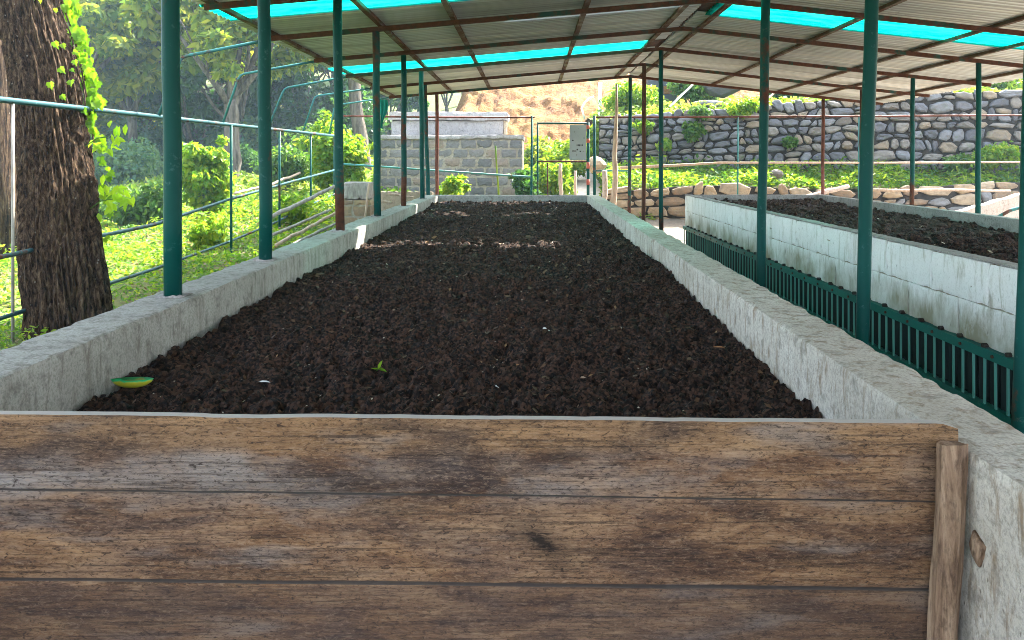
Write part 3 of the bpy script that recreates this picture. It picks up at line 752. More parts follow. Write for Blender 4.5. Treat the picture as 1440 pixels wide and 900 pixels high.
# ------------------------------------------------------------ side fence with roof struts (left)
FX = -4.40
def build_side_fence():
    f = empty('pipe_fence', (FX, 11, 0), label='teal pipe side fence left of the bed, its bent struts reaching the eaves', cat='fence')
    OFF = Vector((-FX, -11, 0))
    def put(o): o.location = OFF; return o
    path = [(FX, 1.2, EYE+.476), (FX, 5.2, EYE+.478), (FX, 8, EYE+.48), (FX+.01, 11, EYE+.475), (FX+.04, 14, EYE+.475), (FX+.02, 17.6, EYE+.48)]
    put(tube('top_rail', path, .027, M['pipe_grey'], 12, f))
    r2 = [(FX, 1.2, EYE-.93), (FX-.0, 5.2, EYE-.86), (FX, 6.4, EYE-.83), (FX, 9.0, EYE-.79), (FX, 11.2, EYE-.62), (FX, 14, EYE-.46), (FX+.02, 17.6, EYE-.27)]
    put(tube('rail', r2, .021, M['pipe_grey'], 10, f))
    r3 = [(FX, 1.2, EYE-1.42), (FX-.0, 5.2, EYE-1.37), (FX, 6.4, EYE-1.34), (FX, 9.0, EYE-1.31), (FX, 11.2, EYE-1.24), (FX, 13.4, EYE-1.12), (FX, 15.4, EYE-.95), (FX+.02, 17.6, EYE-.80)]
    put(tube('rail', r3, .018, M['pipe_grey'], 10, f))
    for i, (x, Y) in enumerate(((-360, 4.3), (-1600, 2.03), (18, 6.53), (233.5, 9.28), (325, 11.2), (393, 13.4), (437, 15.4), (470, 17.5))):
        X = (x-745)*Y/F
        rad = .012 if x == 18 else .020
        put(tube('fence_post', [(X, Y, -.1), (X, Y, EYE+.47)], rad, M['greywood' if x == 18 else 'teal'], 10, f))
    tops = [((222, 160), (231, 124), (255, 80), (380, 52), 9.08), ((313, 172), (325, 138), (337, 105), (441, 82), 10.98),
            ((383, 183), (391, 152), (400, 124), (486, 105), 12.87), ((429, 186), (436, 160), (443, 135), (514, 123), 14.85), ((463, 190), (466, 170), (471, 148), (540, 134), 16.8)]
    for a, b, c, d, Y in tops:
        p = [at(*q, Y) for q in (a, b, c)]
        e = Vector((-3.06, Y+.04, beam_z(-3.06, Y)+.0)); p[0] = Vector((FX+.01, Y, EYE+.48))
        c2 = p[2]; q1 = c2.lerp(p[0], .10); q2 = c2.lerp(e, .06)
        put(tube('roof_strut', [p[0], q1, c2.lerp((q1+q2)/2, .5), q2, e], .017 if Y > 9.5 else .019, M['teal_pale'], 9, f))
    return f
build_side_fence()

# ------------------------------------------------------------ back fence, gate
def build_back():
    Y = 17.6
    f = empty('back_fence', at(620, 325, Y), label='thin pipe fence across the far end of the shed', cat='fence')
    OFF = -f.location
    def put(o): o.location = OFF; return o
    put(tube('top_rail', [at(474, 163, Y), at(620, 165, Y), at(752, 165, Y)], .022, M['red_primer'], 8, f))
    put(tube('top_rail', [at(836, 165, Y), at(1100, 164, Y), at(1440, 162, Y), at(1600, 161, Y)], .022, M['red_primer'], 8, f))
    put(tube('rail', [at(470, 230, Y), at(516, 233, Y), at(748, 249, Y)], .022, M['teal_pale'], 8, f))
    put(tube('rail', [at(836, 240, Y-.03), at(884, 240, Y-.03)], .022, M['teal_pale'], 8, f))
    put(tube('rail', [at(872, 236, Y), at(960, 232, Y), at(1010, 229, Y), at(1240, 229, Y), at(1440, 228, Y), at(1600, 228, Y)], [.035, .03, .025, .022, .022, .022], M['stick'], 8, f))
    for x in (748, 1038, 1208):
        b = at(x-1, 325, Y); put(tube('fence_post', [b, at(x, 163, Y)], .018 if x > 1000 else .026, M['teal' if x < 1000 else 'teal_pale'], 8, f))
    g = empty('metal_gate', at(792, 325, Y), label='teal framed metal gate standing in the far fence', cat='gate')
    OFF = -g.location
    def pg(o): o.location = OFF; return o
    for x, w_, mt in ((756, .022, 'teal'), (827, .034, 'teal'),):
        pg(tube('gate_upright', [at(x, 318, Y), at(x, 172, Y)], w_, M[mt], 8, g))
    pg(tube('gate_rail', [at(756, 173.5, Y), at(827, 173.5, Y)], .022, M['teal'], 8, g))
    pg(tube('gate_rail', [at(756, 227, Y), at(827, 227, Y)], .020, M['rust'], 8, g))
    pg(tube('gate_rail', [at(756, 310, Y), at(827, 310, Y)], .020, M['rust'], 8, g))
    for y0, y1 in ((176, 181), (195, 201), (228, 237), (252, 260)):
        pg(tube('red_band', [at(827, y0, Y), at(827, y1, Y)], .037, M['red_band'], 8, g))
    pg(tube('gate_bar', [at(770, 310, Y), at(770, 229, Y)], .016, M['rust'], 8, g))
    o = tube('gate_post', [at(836, 325, Y), at(836, 163, Y)], .034, M['teal'], 10, None, label='solid teal post just right of the far gate', cat='post')
    # sheet-metal notice on the gate
    a = at(802.5, 225, Y-.05); b = at(825, 176, Y-.05)
    w2, h2 = (b.x-a.x)/2, (b.z-a.z)/2
    p = link('metal_panel', box_mesh('metal_panel', -w2, w2, -.012, .012, -h2, h2, M['panel']), g, at(813, 200, Y-.05)+OFF, label='grey sheet metal panel filling the upper right of the gate')
    link('folded_edge', box_mesh('folded_edge', -w2-.012, -w2-.001, -.02, .02, -h2, h2, M['panel']), p)
    rr = random.Random(2)
    for k in range(5): link('print_mark', box_mesh('print_mark', -.035+k*.03, -.035+k*.03+.02, -.0135, -.0125, -.085, -.05, M['black_paint']), p)
    for k in range(5):
        x, z = rr.uniform(-w2*.8, w2*.8), rr.uniform(-h2*.9, h2*.3)
        link('rust_hole', mesh('rust_hole', *tube_arrays([(x, -.0138, z), (x, -.0125, z)], rr.uniform(.012, .022), 7), M['black_paint'], False), p)
build_back()
def pole(name, a, b, r0, r1, mat, label, cat, n=7, wob=.12, seg=6, group=None):
    a = Vector(a); b = Vector(b); rr = random.Random(hash(label) % 999 if False else len(label)+int(a.x*10))
    path = []; rad = []
    for k in range(seg+1):
        t = k/seg; j = Vector((rr.uniform(-1, 1), rr.uniform(-1, 1), rr.uniform(-1, 1)))*(r0*.35 if 0 < k < seg else 0)
        path.append(a.lerp(b, t)+j-a); rad.append(r0+(r1-r0)*t)
    V, Q = tube_arrays(path, rad, n, True, 3, wob)
    return link(name, mesh(name, V, Q, mat, True), None, a, label=label, cat=cat, group=group)
pole('wooden_pole', at(863, 322, 17.2), at(867, 118, 17.2), .085, .025, M['stick'], 'tall pale tapering wooden pole between the gate and the first ridge posts', 'pole')
pole('wooden_post', at(850, 325, 17.3), at(850, 240, 17.3), .062, .062, M['pinkkerb'], 'short pinkish timber post right of the gate', 'post')
pole('wooden_post', at(788, 312, 18.3), at(788, 230, 18.3), .055, .045, M['stick'], 'thicker of two short pale stakes behind the gate', 'post')
pole('wooden_post', at(809, 312, 18.6), at(809, 240, 18.6), .045, .035, M['stick'], 'thinner of two short pale stakes behind the gate, near its red banded side', 'post')
pole('garden_stake', at(704, 322, 17.9), at(697, 205, 17.9), .028, .018, M['leaf_olive'], 'thin leaning green stake in front of the block wall', 'stake')

# ------------------------------------------------------------ stone walls
def stone_cell(c, rng, n=12, proud=.1, joint=.007):
    n = rng.choice((6, 7, 8, 9, 10))
    """c: 4 corners (u,z) bl br tr tl"""
    c = np.array(c); ce = c.mean(0)
    rd = rng.uniform(.15, .75)
    pts = []
    ph = rng.uniform(0, .5)
    for k in range(n):
        th = 2*math.pi*(k+ph)/n; cx, cy = math.cos(th), math.sin(th)
        m = max(abs(cx), abs(cy)); sx, sy = cx/m, cy/m
        x = sx*(1-rd)+cx*rd; y = sy*(1-rd)+cy*rd
        j = rng.uniform(.90, 1.03); x *= j; y *= j; x = min(1, max(-1, x)); y = min(1, max(-1, y))
        u, v = (x+1)/2, (y+1)/2
        p = (1-u)*(1-v)*c[0]+u*(1-v)*c[1]+u*v*c[2]+(1-u)*v*c[3]
        pts.append(p)
    pts = np.array(pts); d = pts-ce; L = np.linalg.norm(d, axis=1)[:, None]; pts = ce+d*(1-joint/L)
    rings = [(1.0, .06), (1.0, -.25*proud), (.90, -.75*proud), (.60, -proud)]
    V = []
    off = [rng.uniform(-.3, .3)*proud for _ in range(n)]
    for s, dep in rings:
        for k, p in enumerate(pts):
            q = ce+(p-ce)*s; V.append((q[0]-ce[0], dep+(off[k]*.6 if dep < -.5*proud else 0), q[1]-ce[1]))
    V.append((0, -proud*1.02+rng.uniform(-.2, .2)*proud, 0))
    Q = []
    for r in range(3):
        for k in range(n): Q.append((r*n+k, r*n+(k+1) % n, (r+1)*n+(k+1) % n, (r+1)*n+k))
    for k in range(n): Q.append((3*n+k, 3*n+(k+1) % n, 4*n))
    return ce, V, Q
def stone_wall(p0, p1, zb, zt, rowh, wr, mat, name, label, seed, proud=.09, thick=.4, split=.15, n=12, topj=.08):
    rng = random.Random(seed)
    p0 = Vector((p0[0], p0[1], 0)); p1 = Vector((p1[0], p1[1], 0)); d = p1-p0; L = d.length; ang = math.atan2(d.y, d.x)
    root = empty(name, (p0.x, p0.y, 0), ang, label=label, cat='stone wall')
    hm = (zt(L/2)-zb(L/2)); nr = max(1, round(hm/rowh))
    def Z(u, k):
        v = k/nr; w_ = 0 if k in (0,) else .6/nr
        v += w_*float(fbm(u*1.5, k*3.7, s=seed, o=3))*(1 if k < nr else .8)
        return zb(u)+(zt(u)-zb(u))*v
    count = 0
    for k in range(nr):
        u = -rng.uniform(0, wr[0]) if False else 0; ue = L
        tilt_prev = 0
        while u < L-.08:
            w_ = rng.uniform(*wr)*rng.choice((.5, .75, 1, 1, 1.35)); u2 = min(L, u+w_)
            if L-u2 < wr[0]*.5: u2 = L
            tilt = rng.uniform(-.09, .09) if u2 < L else 0
            e = topj*rng.uniform(-.6, 1) if k == nr-1 else 0
            c = [(u-tilt_prev, Z(u, k)), (u2-tilt, Z(u2, k)), (u2+tilt, Z(u2, k+1)+e), (u+tilt_prev, Z(u, k+1)+e)]
            if rng.random() < split and w_ > wr[0]*1.1:
                mu = .5
                mid = [((c[0][0]+c[3][0])/2, (c[0][1]+c[3][1])/2), ((c[1][0]+c[2][0])/2, (c[1][1]+c[2][1])/2)]
                cells = [[c[0], c[1], mid[1], mid[0]], [mid[0], mid[1], c[2], c[3]]]
            else: cells = [c]
            for cc in cells:
                ce, V, Q = stone_cell(cc, rng, n, proud*rng.uniform(.6, 1.3))
                link('stone', mesh('stone', V, Q, mat, False), root, (ce[0], 0, ce[1])); count += 1
            u = u2; tilt_prev = tilt
    m = 24; V = []; Q = []
    for j in range(m+1):
        u = L*j/m
        z1 = zt(u)-.05; z0 = zb(u)-.25
        V += [(u, .02, z0), (u, .02, z1), (u, thick, z1), (u, thick, z0)]
    for j in range(m):
        for q in range(4): Q.append((j*4+q, j*4+(q+1) % 4, (j+1)*4+(q+1) % 4, (j+1)*4+q))
    Q += [(0, 1, 2, 3)[::-1], tuple(m*4+q for q in range(4))]
    link('core', mesh('core', V, Q, M['joint_dark']), root)
    return root
stone_wall((2.02, 22.5), (15.0, 18.8), lambda u: 1.33+.0*u, lambda u: EYE+1.12+.075*min(u, 8), .26, (.26, .48), M['basalt'], 'retaining_wall',
           'tall grey dry-stone retaining wall behind the planted terrace', 5, .10, .5, .18)
stone_wall((1.75, 18.75), (14.2, 18.0), lambda u: -.02, lambda u: .93+.10*math.sin(u*.9-.8)+.012*u, .26, (.34, .66), M['tanstone'], 'terrace_wall',
           'low tan fieldstone wall edging the planted terrace', 9, .06, .35, .12)
# return side of the tall wall (its left end, seen as a pale slope)
def sheet_grid(name, fn, nu, nv, mat, kind, smooth=True, **k):
    u, v = np.meshgrid(np.linspace(0, 1, nu), np.linspace(0, 1, nv), indexing='ij')
    X, Y, Z = fn(u, v); i = np.arange(u.size).reshape(u.shape)
    Q = np.stack([i[:-1, :-1], i[1:, :-1], i[1:, 1:], i[:-1, 1:]], -1).reshape(-1, 4)
    return link(name, mesh(name, np.stack([X, Y, Z], -1).reshape(-1, 3), Q, mat, smooth), kind=kind, **k)
def upY(X): return 22.5+(X-2.02)*(18.8-22.5)/(15-2.02)
def lowY(X): return 18.75+(X-1.75)*(-.75/12.45)
def terr(u, v):
    X = 1.9+13*u; Y = (lowY(X)+.2)*(1-v)+(upY(X)+.3)*v; Z = .93+.5*v+.05*fbm(X, Y, s=8); return X, Y, Z
sheet_grid('planting_terrace', terr, 60, 14, M['dirt'], 'structure')
def upter(u, v):
    X = 2.1+16*u; Y = (upY(X)+.3)*(1-v)+36*v; zt = EYE+1.05+.075*np.clip(X-2, 0, 8)
    Z = zt+.25*v*4+.25*fbm(X*.5, Y*.5, s=14)*sst(v, 0, .2); return X, Y, Z
sheet_grid('upper_terrace', upter, 60, 40, M['ground'], 'structure')
# path climbing behind the gate
def pth(u, v):
    Y = 18.0+8*v; X = .35+1.3*u+.6*v+.25*np.sin(v*5); Z = ground_z(X, Y)+.05+.03*fbm(X*2, Y*2, s=3); return X, Y, Z
sheet_grid('path', pth, 12, 30, M['path'], 'structure')
# orange clay bank
def bank(u, v):
    X = -4.2+20*u; 
    Y = 27.5+13*v-1.0*np.sin(u*5)+.9*fbm(X*.35, v*3, s=31)
    Z = 1.9+5.6*v+.30*fbm(X*.6, v*5, s=32)+.40*np.abs(fbm(X*1.1, v*8, s=33))+.10*fbm(X*4, v*26, s=34)
    Z = Z*np.clip(sst(u, -.02, .09), 0, 1)+(1-sst(u, -.02, .09))*1.5
    return X, Y, Z
sheet_grid('clay_bank', bank, 200, 90, M['clay'], 'structure', smooth=False)
# boulders on the upper terrace
rng = random.Random(12)
bv, bf = ico(2)
def boulder(p, s, label, mat='basalt'):
    V = bv*np.array(s)*(1+.28*fbm(bv[:, 0]*1.3+p[0], bv[:, 1]*1.3+p[1], bv[:, 2]*1.3, 5)[:, None])
    link('boulder', mesh('boulder', V, bf, M[mat]), None, p, label=label, cat='boulder')
boulder((6.1, 24.2, 4.05), (.75, .5, .45), 'large dark boulder on the upper terrace above the stone wall')
boulder((5.35, 22.9, 3.28), (.55, .35, .14), 'flat dark slab of rock lying on top of the stone wall')
boulder((7.6, 24.5, 4.15), (.6, .5, .4), 'rounded grey boulder on the upper terrace right of the larger one')
boulder(tuple(at(1092, 245, 18.9)), (.16, .14, .14), 'small round grey stone among the terrace plants')
boulder(tuple(at(838, 232, 19.5)), (.25, .25, .22), 'pinkish rock beside the gate path', 'tanstone')

# dark boxy machine on the upper terrace
def machine():
    p = at(928, 146, 26); m = empty('machine', p, .15, label='dark boxy tank parked on the upper terrace, white bracket on its side', cat='machine')
    V = [(-.5, -.3, 0), (.5, -.3, .05), (.56, -.3, .82), (-.5, -.3, .85), (-.42, .4, 0), (.5, .4, .05), (.5, .4, .85), (-.42, .4, .9)]
    link('housing', mesh('housing', V, [(0, 1, 2, 3), (7, 6, 5, 4), (0, 4, 5, 1), (3, 2, 6, 7), (0, 3, 7, 4), (1, 5, 6, 2)], M['dark_tank']), m)
    link('side_opening', box_mesh('side_opening', .03, .42, -.312, -.302, .32, .58, M['clay']), m)
    for a in ((-.42, -.40, .3, .62), (-.40, -.1, .3, .34), (-.12, -.1, .341, .5)):
        link('bracket', box_mesh('bracket', a[0], a[1]+.02, -.33, -.302, a[2], a[3], M['white_paint']), m)
machine()
pole('white_pipe', at(843, 190, 25), at(844, 116, 25), .07, .06, M['white_paint'], 'upright white pipe on the slope behind the gate', 'pipe', wob=.02)
V, Q = tube_arrays([at(835, 136, 25.1), at(829, 138, 25.1), at(822, 145, 25.1), at(818, 152, 25.1), at(822, 168, 25.1)], .035, 8)
link('bent_pipe', mesh('bent_pipe', V, Q, M['white_paint'], True), None, label='bent white pipe curving off the upright white pipe', cat='pipe')
pole('pale_pole', at(942, 150, 22.0), at(975, 118, 22.4), .03, .03, M['white_paint'], 'slanting pale pole above the stone wall, left of the boulders', 'pole', wob=.02)
pole('pale_pole', at(1070, 148, 22.4), at(1092, 128, 22.9), .04, .03, M['stick'], 'shorter slanting pale pole by the dark shrub above the wall', 'pole')
pole('pale_pole', at(1222, 267, 17.4), at(1421, 268.5, 17.2), .035, .03, M['stick'], 'long pale wooden pole lying level in front of the terrace wall', 'pole')
pole('pale_pole', at(1130, 278, 17.0), at(1193, 262, 17.3), .06, .05, M['pinkkerb'], 'short thick pale pole leaning beyond the white bed', 'pole')
# pink kerbs to the far right
def kerb():
    k = empty('sloping_kerb', (8, 13.5, 0), label='pale pinkish kerb rising to the right behind the white bed', cat='kerb')
    a = at(1335, 302, 13.2); b = at(1500, 256, 13.8)
    V = []
    for j in range(21):
        p = a.lerp(b, j/20); n = .01*math.sin(j*1.7)
        V += [(p.x-8, p.y-13.5, .0), (p.x-8, p.y-13.5, p.z+n), (p.x-8, p.y-13.5+.18, p.z+n+.005), (p.x-8, p.y-13.5+.18, 0)]
    Q = []
    for j in range(20):
        for q in range(4): Q.append((j*4+q, j*4+(q+1) % 4, (j+1)*4+(q+1) % 4, (j+1)*4+q))
    Q += [(3, 2, 1, 0), (80, 81, 82, 83)]
    link('kerb', mesh('kerb', V, Q, M['pinkkerb']), k)
    o = tube('edge_pipe', [at(1395, 310, 12.6)-k.location, at(1420, 296, 12.6)-k.location, at(1440, 290, 12.6)-k.location, at(1500, 280, 12.6)-k.location], .03, M['teal_pale'], 8, k)
kerb()

# ------------------------------------------------------------ block wall building
def block_building():
    b = empty('block_building', at(635, 290, 20), label='low grey concrete block building beyond the far fence', cat='building')
    L = at(534, 0, 20).x-b.location.x; Rr = at(735, 0, 20).x-b.location.x
    z0 = -.6; zt = at(0, 196, 20).z-b.location.z
    W = Rr-L; H = zt-z0; rh = .245; nr = int(H/rh)+1
    rng = random.Random(4); cache = {}
    for k in range(nr):
        za = zt-(k+1)*rh; shift = (k % 2)*.21
        x = L-shift
        while x < Rr-.03:
            x0 = max(x, L); x1 = min(x+.42, Rr)
            if x1-x0 > .06:
                key = round(x1-x0, 2)
                if key not in cache: cache[key] = [rough_box('block', 0, key-.03, -.0, .16, .013, rh-.013, M['block'], nx=6, ny=2, nz=4, amp=.012, chip=.03, sc=5, seed=j) for j in range(3)]
                link('block', rng.choice(cache[key]), b, (x0+.015, rng.uniform(-.012, .008), za))
            x += .42
    link('mortar_core', box_mesh('mortar_core', L, Rr, .018, 2.6, z0, zt, M['mortar']), b)
    me = rough_box('coping', L-.03, Rr+.03, -.04, 2.65, zt+.002, zt+.12, M['coping'], nx=40, ny=10, nz=3, amp=.02, chip=.03, sc=3, seed=3); link('coping', me, b)
    # upper parapet set back
    p0 = at(551, 0, 21); p1 = at(708, 0, 21)
    xa, xb = p0.x-b.location.x, p1.x-b.location.x
    za = zt+.125; zb = at(0, 170, 21).z-b.location.z
    me = rough_box('parapet', xa, xb, .9, 2.2, za, zb, M['coping'], nx=40, ny=10, nz=8, amp=.015, chip=.02, sc=3, seed=6); link('parapet', me, b)
    me = rough_box('parapet_slab', xa-.06, xb+.14, .78, 2.3, zb+.003, zb+.24, M['coping'], nx=40, ny=10, nz=4, amp=.02, chip=.04, sc=2.5, seed=8); link('parapet_slab', me, b)
    me = rough_box('parapet_pier', xb+.003, xb+.10, .92, 1.2, za, zb, M['tanplaster'], nx=4, ny=4, nz=8, amp=.01, chip=.02, sc=3, seed=9); link('parapet_pier', me, b)
block_building()
# masonry pier and low tan wall left of it, with planks
def pier():
    p = empty('masonry_pier', at(505, 330, 14.2), label='square masonry pier of tan blocks with grey cement cap left of the bed', cat='pier')
    w_ = .26
    z = -.1; k = 0; cap = at(0, 256, 14.2).z-p.location.z
    rng = random.Random(8); mid = at(0, 280, 14.2).z-p.location.z
    link('core', box_mesh('core', -w_+.02, w_-.02, -w_+.02, w_-.02, -.5, mid, M['mortar']), p)
    z = -.45
    while z < mid-.02:
        z1 = min(z+.2, mid); sp = rng.uniform(-.08, .08)
        for x0, x1 in ((-w_, sp-.008), (sp+.008, w_)):
            me = rough_box('block', x0, x1, -w_, -.0, z+.008, z1-.004, M['tanstone'], nx=6, ny=5, nz=5, amp=.01, chip=.025, sc=6, seed=k); link('block', me, p); k += 1
            me = rough_box('block', x0, x1, .01, w_, z+.008, z1-.004, M['tanstone'], nx=6, ny=5, nz=5, amp=.01, chip=.025, sc=6, seed=k); link('block', me, p); k += 1
        z = z1
    me = rough_box('cap', -w_-.01, w_-.02, -w_-.01, w_+.01, mid+.002, cap, M['greywood'], nx=12, ny=8, nz=8, amp=.015, chip=.04, sc=5, seed=22); link('cap', me, p)
    pole('leaning_batten', at(513, 312, 13.88), at(519, 258, 13.88), .022, .02, M['stick'], 'thin batten leaning on the front of the masonry pier', 'batten')
    q = empty('low_tan_wall', at(560, 320, 16.0), label='low tan rendered wall between the pier and the bed', cat='wall')
    a = at(524, 270, 15.6)-q.location; bb = at(608, 270, 15.2)-q.location
    V = []
    for j in range(25):
        c = a.lerp(bb, j/24); n = .012*math.sin(j*2.3)
        V += [(c.x, c.y, -.2), (c.x, c.y+.01*math.sin(j), c.z+n), (c.x, c.y+.22, c.z+n), (c.x, c.y+.22, -.2)]
    Q = []
    for j in range(24):
        for t in range(4): Q.append((j*4+t, j*4+(t+1) % 4, (j+1)*4+(t+1) % 4, (j+1)*4+t))
    Q += [(3, 2, 1, 0), (96, 97, 98, 99)]
    link('wall_body', mesh('wall_body', V, Q, M['tanplaster']), q)
    pole('pale_stick', at(524, 280, 13.9), at(551, 285, 13.9), .028, .022, M['stick'], 'short pale stick lying against the low tan wall', 'stick')
    pole('pale_stick', at(545, 272, 15.0), at(582, 278, 15.0), .022, .018, M['stick'], 'thin pale stick on top of the low tan wall', 'stick')
pier()
# poles lying on the slope by the side fence
PL = [((382, 305), (470, 262), 12.4, .038, 'thick weathered pole lying on the slope below the side fence', 'greywood'),
      ((384, 330), (465, 295), 11.4, .025, 'thin pole lying on the slope, nearest the shrub', 'greywood'),
      ((388, 345), (476, 297), 11.2, .030, 'middle one of the poles lying on the slope', 'stick'),
      ((398, 350), (478, 312), 10.9, .026, 'lowest of the poles lying on the slope', 'greywood'),
      ((360, 268), (422, 243), 17.5, .035, 'long weathered pole resting high on the green slope', 'stick'),
      ((330, 272), (368, 262), 16.5, .03, 'bleached pole on the grass right of the round shrub', 'stick')]
for a, b_, Y, r_, lb, mt in PL:
    p = at(*a, Y); q = at(*b_, Y+1.2)
    pole('lying_pole', p, q, r_, r_*.8, M[mt], lb, 'pole', seg=8)

# teal cloth hanging by the eaves
def cloth():
    p = at(538, 140, 14.6); n = 8; m = 14
    V = []; 
    for i in range(m+1):
        for j in range(n+1):
            u = j/n-.5; v = i/m
            wd = .10*(1-.55*v+.25*math.sin(v*6))
            V.append((u*wd*1.6+.02*math.sin(v*5), .03*math.cos(u*14+v*3), -.55*v))
    Q = [(i*(n+1)+j, i*(n+1)+j+1, (i+1)*(n+1)+j+1, (i+1)*(n+1)+j) for i in range(m) for j in range(n)]
    V2 = V+[(x, y+.004, z) for x, y, z in V]; k = len(V)
    Q2 = Q+[tuple(q+k for q in f)[::-1] for f in Q]
    link('hanging_cloth', mesh('hanging_cloth', V2, Q2, M['cloth'], True), None, p, label='twisted teal cloth hanging from the left eave corner', cat='cloth')
cloth()

# ------------------------------------------------------------ foliage
def leaf_arrays(C, D, N, L, W, fold=.25, form='leaf'):
    """C centre, D direction, N normal; per-leaf arrays. leaf: 6 verts 4 quads-ish"""
    n = len(C); S = np.cross(D, N); S /= np.linalg.norm(S, axis=1)[:, None]+1e-9; Nn = np.cross(S, D)
    L = L[:, None]; W = W[:, None]
    if form == 'quad':
        V = np.stack([C-D*L, C+S*W, C+D*L, C-S*W], 1).reshape(-1, 3)
        return V, np.arange(4*n).reshape(n, 4)
    a = C-D*L; b = C-D*L*.25+S*W+Nn*W*fold; c = C+D*L*.45+S*W*.7+Nn*W*fold*.6; d = C+D*L-Nn*L*.15; e = C+D*L*.45-S*W*.7+Nn*W*fold*.6; f = C-D*L*.25-S*W+Nn*W*fold; g = C
    V = np.stack([a, b, c, d, e, f, g], 1).reshape(-1, 3)
    base = np.array([[0, 1, 6, 5], [1, 2, 3, 6], [6, 3, 4, 5]])
    base = np.array([[0, 1, 6], [1, 2, 6], [2, 3, 6], [0, 6, 5], [6, 4, 5], [6, 3, 4]])
    return V, (base[None]+np.arange(n)[:, None, None]*7).reshape(-1, 3)
def unit(v): return v/(np.linalg.norm(v, axis=-1, keepdims=True)+1e-9)
def ball_leaves(rng, centers, radii, n, lsz, form='leaf', up=.4, squash=.8, shell=.55):
    """n leaves among blobs, pushed towards their shells"""
    centers = np.array(centers, float); radii = np.array(radii, float)
    p = radii**2; p = p/p.sum(); idx = rng.choice(len(centers), n, p=p)
    d = unit(rng.normal(size=(n, 3))); r = radii[idx]*(shell+(1-shell)*rng.uniform(0, 1, n)**.6)
    C = centers[idx]+d*r[:, None]*np.array([1, 1, squash])
    D = unit(d*.7+rng.normal(size=(n, 3))*.6+np.array([0, 0, -.35])); N = unit(d*.5+rng.normal(size=(n, 3))*.5+np.array([0, 0, up]))
    L = lsz*rng.uniform(.55, 1.25, n); W = L*rng.uniform(.38, .6, n)
    return leaf_arrays(C, D, N, L, W, .25, form)
def bush(p, rx, rz, nl, lsz, mat, label, seed, group=None, name='shrub', cat='shrub', form='leaf', nb=24):
    rng = np.random.default_rng(seed); nl = int(nl*1.7)
    cs = unit(rng.normal(size=(nb, 3)))*rng.uniform(.15, .72, (nb, 1))*np.array([rx, rx, rz]); cs[:, 2] = np.abs(cs[:, 2])*.9+rz*.45*(rng.uniform(.3, 1.3, nb))
    rr = rng.uniform(.28, .5, nb)*min(rx, rz)
    sh = unit(rng.normal(size=(9, 3)))*np.array([rx, rx, rz*.8])*rng.uniform(.75, 1.15, (9, 1)); sh[:, 2] = np.abs(sh[:, 2])*.8+rz*.45
    V, Q = ball_leaves(rng, np.concatenate([cs, sh]), np.concatenate([rr, rng.uniform(.10, .2, 9)*min(rx, rz)]), nl, lsz, form, .5, .9, .5)
    root = empty(name, p, 0, label=label, cat=cat, group=group)
    link('foliage', mesh('foliage', V, Q, M[mat]), root)
    VV, QQ = [], []
    for k in range(7):
        c = cs[k]; v, q = tube_arrays([(0, 0, -.1), tuple(c*.5+np.array([0, 0, .02])), tuple(c)], [.025, .015, .006], 5)
        o = len(VV); VV += v; QQ += [tuple(i+o for i in f) for f in q]
    link('stems', mesh('stems', VV, QQ, M['bark_grey']), root)
    return root
def gpos(px, Y, dz=0):
    x = (px-745)*Y/F; return (x, Y, gz(x, Y)+dz)
# near shrubs on the left slope
bush(gpos(287, 15.2), .62, 1.55, 2600, .075, 'leaf_bright', 'round glossy bright shrub beyond the side fence, between the first two posts', 41)
bush(gpos(475, 19.5), 1.0, 1.75, 3600, .085, 'leaf_bright', 'broad lime green shrub behind the fence corner, left of the block building', 42)
bush(gpos(405, 20.5), .8, .9, 1500, .08, 'leaf_mid', 'low mid green shrub left of the lime green one', 43)
bush(gpos(172, 21.5), 1.1, 1.15, 2600, .075, 'leaf_blue', 'pale grey-green shrub far behind the big trunk', 44)
bush(gpos(200, 14.6), .75, .62, 1500, .07, 'leaf_mid', 'dark leafed low shrub right of the big trunk', 45)
bush(gpos(155, 16.0), .6, .55, 900, .07, 'leaf_mid', 'low shrub showing close behind the big trunk', 46)
bush(gpos(225, 27), 1.2, .9, 1400, .10, 'leaf_blue', 'hazy shrub at the forest edge left of the first post', 47)
bush(gpos(345, 27), 1.5, .9, 1600, .10, 'leaf_dark', 'dark undergrowth at the foot of the forked tree', 48)
bush(gpos(450, 30), 1.6, 1.5, 1700, .11, 'leaf_mid', 'tall undergrowth at the forest edge behind the strut frames', 49)
bush(gpos(290, 11.6), .35, .42, 420, .06, 'leaf_bright', 'small leafy weed clump right of the first post', 50)
bush(gpos(5, 12), .5, .9, 900, .08, 'leaf_dark', 'dark leafy shrub at the left edge behind the fence', 51)
bush(gpos(410, 14.2), .45, .5, 700, .07, 'leaf_bright', 'bright bush by the lying poles', 52)
# plants around the gate and block building
bush((at(638, 0, 18.2).x, 18.2, .55), .42, .62, 700, .09, 'leaf_bright', 'yellow-green plant at the foot of the block wall, behind the bed end', 53)
bush((at(742, 0, 19.2).x, 19.2, .25), .45, 1.15, 1500, .075, 'leaf_dark', 'deep green bush between the block building and the gate', 54)
bush((at(775, 0, 20.5).x, 20.5, .55), .7, .95, 1500, .08, 'leaf_bright', 'sunlit green bush framed by the gate, lower left', 55)
bush((at(800, 0, 22.5).x, 22.5, .9), .8, 1.15, 1500, .09, 'leaf_bright', 'sunlit bush framed by the gate, farther up the path', 56)
bush((at(840, 0, 24.5).x, 24.5, 1.7), .9, .9, 1200, .09, 'leaf_bright', 'lime green bush on the slope right of the metal panel', 57)
bush((at(765, 0, 25.5).x, 25.5, 1.3), 1.0, .8, 1000, .1, 'leaf_olive', 'thin olive bush at the foot of the clay bank', 58)
